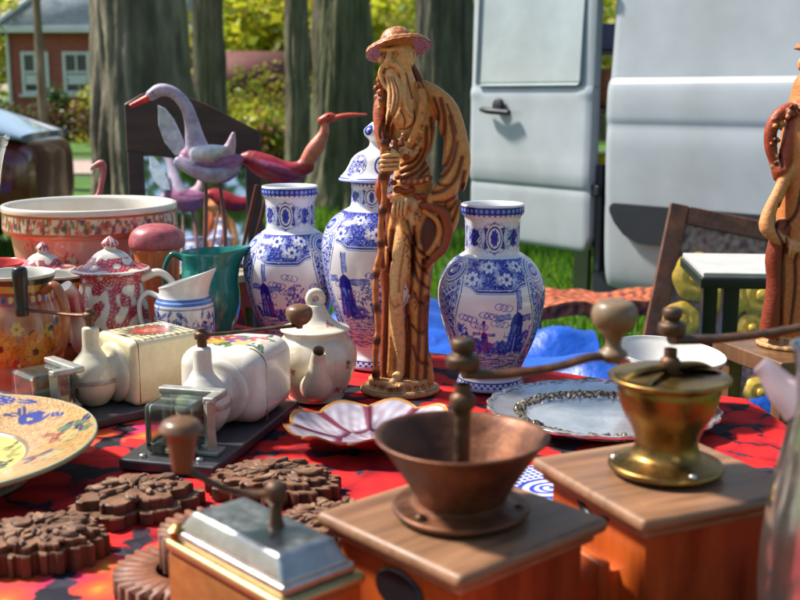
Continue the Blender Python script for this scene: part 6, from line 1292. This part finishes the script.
m = MB(); sp_ = [(.012, -.046, .54), (.012, -.046, 2.2)]; tube(m, sp_, [.008, .008], 8); tube(m, [(wd - .012, -.046, .54), (wd - .012, -.046, 2.2)], [.008, .008], 8); box(m, (wd - .02, .012, .014), (wd / 2, -.047, .535), .003); m.build('rubber_seal', BLKP, do)
for z in (.78, 1.62): m = MB(); box(m, (.05, .03, .045), (-.015, -.02, z), .006, 2); m.build('hinge', BLKP, do)
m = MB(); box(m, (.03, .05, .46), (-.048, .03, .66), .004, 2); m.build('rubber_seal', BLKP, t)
# trader's rack glimpsed behind the door hinge
t = thing('display_rack', 'dark metal rack with shelves seen in the gap beside the van door', 'rack', (1.13, 6.05, 0), .1)
for sx in (-1, 1): m = MB(); box(m, (.02, .3, 1.75), (sx * .12, 0, .875), .003); m.build('post', BLK, t)
for z in (.75, 1.10, 1.40): m = MB(); box(m, (.219, .3, .02), (0, 0, z), .003); m.build('shelf', BLK, t)
m = MB(); box(m, (.20, .22, .14), (0, 0, .07), .01, 2, taper=1.08); tag(m.build('crate', pmat('navy_plastic', (.01, .025, .10), .4, nscale=20, namt=.2), loc=(1.13, 6.05, 1.412), rot=(0, 0, .1)), 'navy blue crate on the top shelf of the rack behind the van door', 'crate')
m = MB(); lathe(m, spline([(.07, 0), (.09, .02), (.102, .12), (.10, .2), (.09, .205), (.02, .2)], 30), 40, rmod=lambda r, z, u: (r * (1 + .02 * np.sin(z * 200) * np.cos(u * 2 * PI * 20)), z)); tag(m.build('basket', pmat('brown_wicker', (.26, .10, .045), .7, nscale=40, namt=.4), loc=(1.12, 6.05, 1.112)), 'brown wicker basket on the middle shelf of the rack', 'basket')
m = MB(); lathe(m, spline([(.06, 0), (.09, .1), (.1, .105), (.1, .12), (.02, .11)], 24), 40); tag(m.build('flower_pot', pmat('yellow_glaze', (.5, .36, .03), .3, nscale=20, namt=.2), loc=(1.10, 6.0, .762)), 'yellow pot on the lowest shelf of the rack', 'pot')

# ------------------------------------------------------------------ parked car at the left
t = thing('parked_car', 'dark red parked car on the lawn in front of the brick house', 'car', (-2.50, 8.05, 0), R(4)); t.scale = (1, 1, 1.03)
RED = pmat('dark_red_car_paint', (.14, .012, .012), .22, nscale=3, namt=.05, coat=.8)
def loft(secs, n=36, p=4.):
    V = []
    for x, w, z0, z1, y0 in secs:
        for k in range(n):
            a = 2 * PI * k / n; c_, s_ = math.cos(a), math.sin(a); V.append((x, y0 + w * np.sign(c_) * abs(c_) ** (2 / p), (z0 + z1) / 2 + (z1 - z0) / 2 * np.sign(s_) * abs(s_) ** (2 / p)))
    return np.array(V), n
S_ = spline(np.array([(0, .55, .42, .76, 0), (-.05, .72, .30, .85, 0), (-.22, .82, .26, .90, 0), (-.9, .86, .24, .99, 0), (-1.3, .87, .24, 1.02, 0), (-2.4, .88, .24, 1.0, 0), (-3.5, .87, .24, 1.0, 0), (-4.05, .80, .28, .96, 0), (-4.2, .66, .36, .8, 0)]), 60)
V, n_ = loft(S_); m = MB(); m.add(V, grid_faces(60, n_, True)); m.f.append(np.array([list(range(n_))[::-1]])); m.f.append(np.array([list(range(n_))]) + 59 * n_); m.build('body', RED, t)
S_ = spline(np.array([(-.06, .70, .84, .90, 0), (-.30, .72, .86, .985, 0), (-.75, .70, .88, 1.16, 0), (-1.25, .66, .9, 1.34, 0), (-1.75, .64, .93, 1.45, 0), (-2.7, .64, .93, 1.46, 0), (-3.1, .66, .93, 1.30, 0), (-3.6, .70, .90, .99, 0)]), 50)
V, n_ = loft(S_, p=3.2); m = MB(); m.add(V, grid_faces(50, n_, True)); m.f.append(np.array([list(range(n_))[::-1]])); m.f.append(np.array([list(range(n_))]) + 49 * n_); m.build('cabin_glass', pmat('sky_toned_car_glass', (.20, .26, .33), .07, nscale=2, namt=.2, coat=.8), t)  # blue-grey of the reflected sky is put into the glass base colour
m = MB(); box(m, (1.0, 1.18, .05), (-2.2, 0, 1.455), .02, 3); m.build('roof', RED, t)
for y in (-.55, .55): m = MB(); lathe(m, spline([(.02, .05), (.09, .04), (.11, 0), (.09, -.03), (.01, -.03)], 20), 30, mat=roty(R(90)), at=(-.14, y, .68)); m.build('headlight', pmat('headlight_lens', (.6, .62, .65), .1, coat=.5), t)
for x in (-.85, -3.3):
    for y in (-.80, .80):
        m = MB(); lathe(m, spline([(.18, -.09), (.29, -.095), (.31, 0), (.29, .095), (.18, .09)], 40), 50, mat=rotx(R(90)), at=(x, y, .31)); w_ = m.build('wheel', BLKP, t); m = MB(); lathe(m, [(.01, -.1), (.16, -.09), (.19, -.08), (.19, .08), (.16, .09), (.01, .1)], 30, mat=rotx(R(90)), at=(x, y, .31)); m.build('rim', STEEL, w_)

# ------------------------------------------------------------------ camera, light
cam = bpy.data.cameras.new('camera'); co = bpy.data.objects.new('camera', cam); COL.objects.link(co); S.camera = co
co.location = (0, 0, 1.184); co.rotation_euler = (R(90 - 10.56), 0, 0); cam.sensor_width = 36; cam.lens = 49.5; cam.clip_start = .02; cam.clip_end = 900
cam.dof.use_dof = True; cam.dof.focus_distance = 1.60; cam.dof.aperture_fstop = 7.5
SUN_EL, SUN_AZ = 48, 290            # azimuth clockwise from +Y: the sun stands on the left
w = bpy.data.worlds.new('World'); S.world = w; w.use_nodes = True; nt = w.node_tree
for n in list(nt.nodes): nt.nodes.remove(n)
out = N(nt, 'ShaderNodeOutputWorld'); bg = N(nt, 'ShaderNodeBackground'); sk = N(nt, 'ShaderNodeTexSky'); sk.sky_type = 'NISHITA'; sk.sun_disc = False; sk.sun_elevation = R(SUN_EL); sk.sun_rotation = R(SUN_AZ); sk.air_density = 1.1; sk.dust_density = 1.2
nt.links.new(sk.outputs[0], bg.inputs[0]); bg.inputs[1].default_value = .098; nt.links.new(bg.outputs[0], out.inputs[0])
sl = bpy.data.lights.new('sun', 'SUN'); so = bpy.data.objects.new('sun', sl); COL.objects.link(so); sl.energy = 4.4; sl.angle = R(6); sl.color = (1, .94, .85)
az, el = R(SUN_AZ), R(SUN_EL); d = Vector((math.sin(az) * math.cos(el), math.cos(az) * math.cos(el), math.sin(el))); so.rotation_euler = d.to_track_quat('Z', 'Y').to_euler(); so.location = d * 30
S.view_settings.view_transform = 'Standard'; S.view_settings.look = 'None'; S.view_settings.exposure = .92; S.view_settings.gamma = 1; S.view_settings.use_curve_mapping = False
S.render.engine = 'CYCLES'; S.cycles.use_denoising = True; S.cycles.max_bounces = 10; S.cycles.transparent_max_bounces = 12; S.cycles.transmission_bounces = 10; S.cycles.sample_clamp_indirect = 8; S.cycles.caustics_refractive = False; S.cycles.caustics_reflective = False
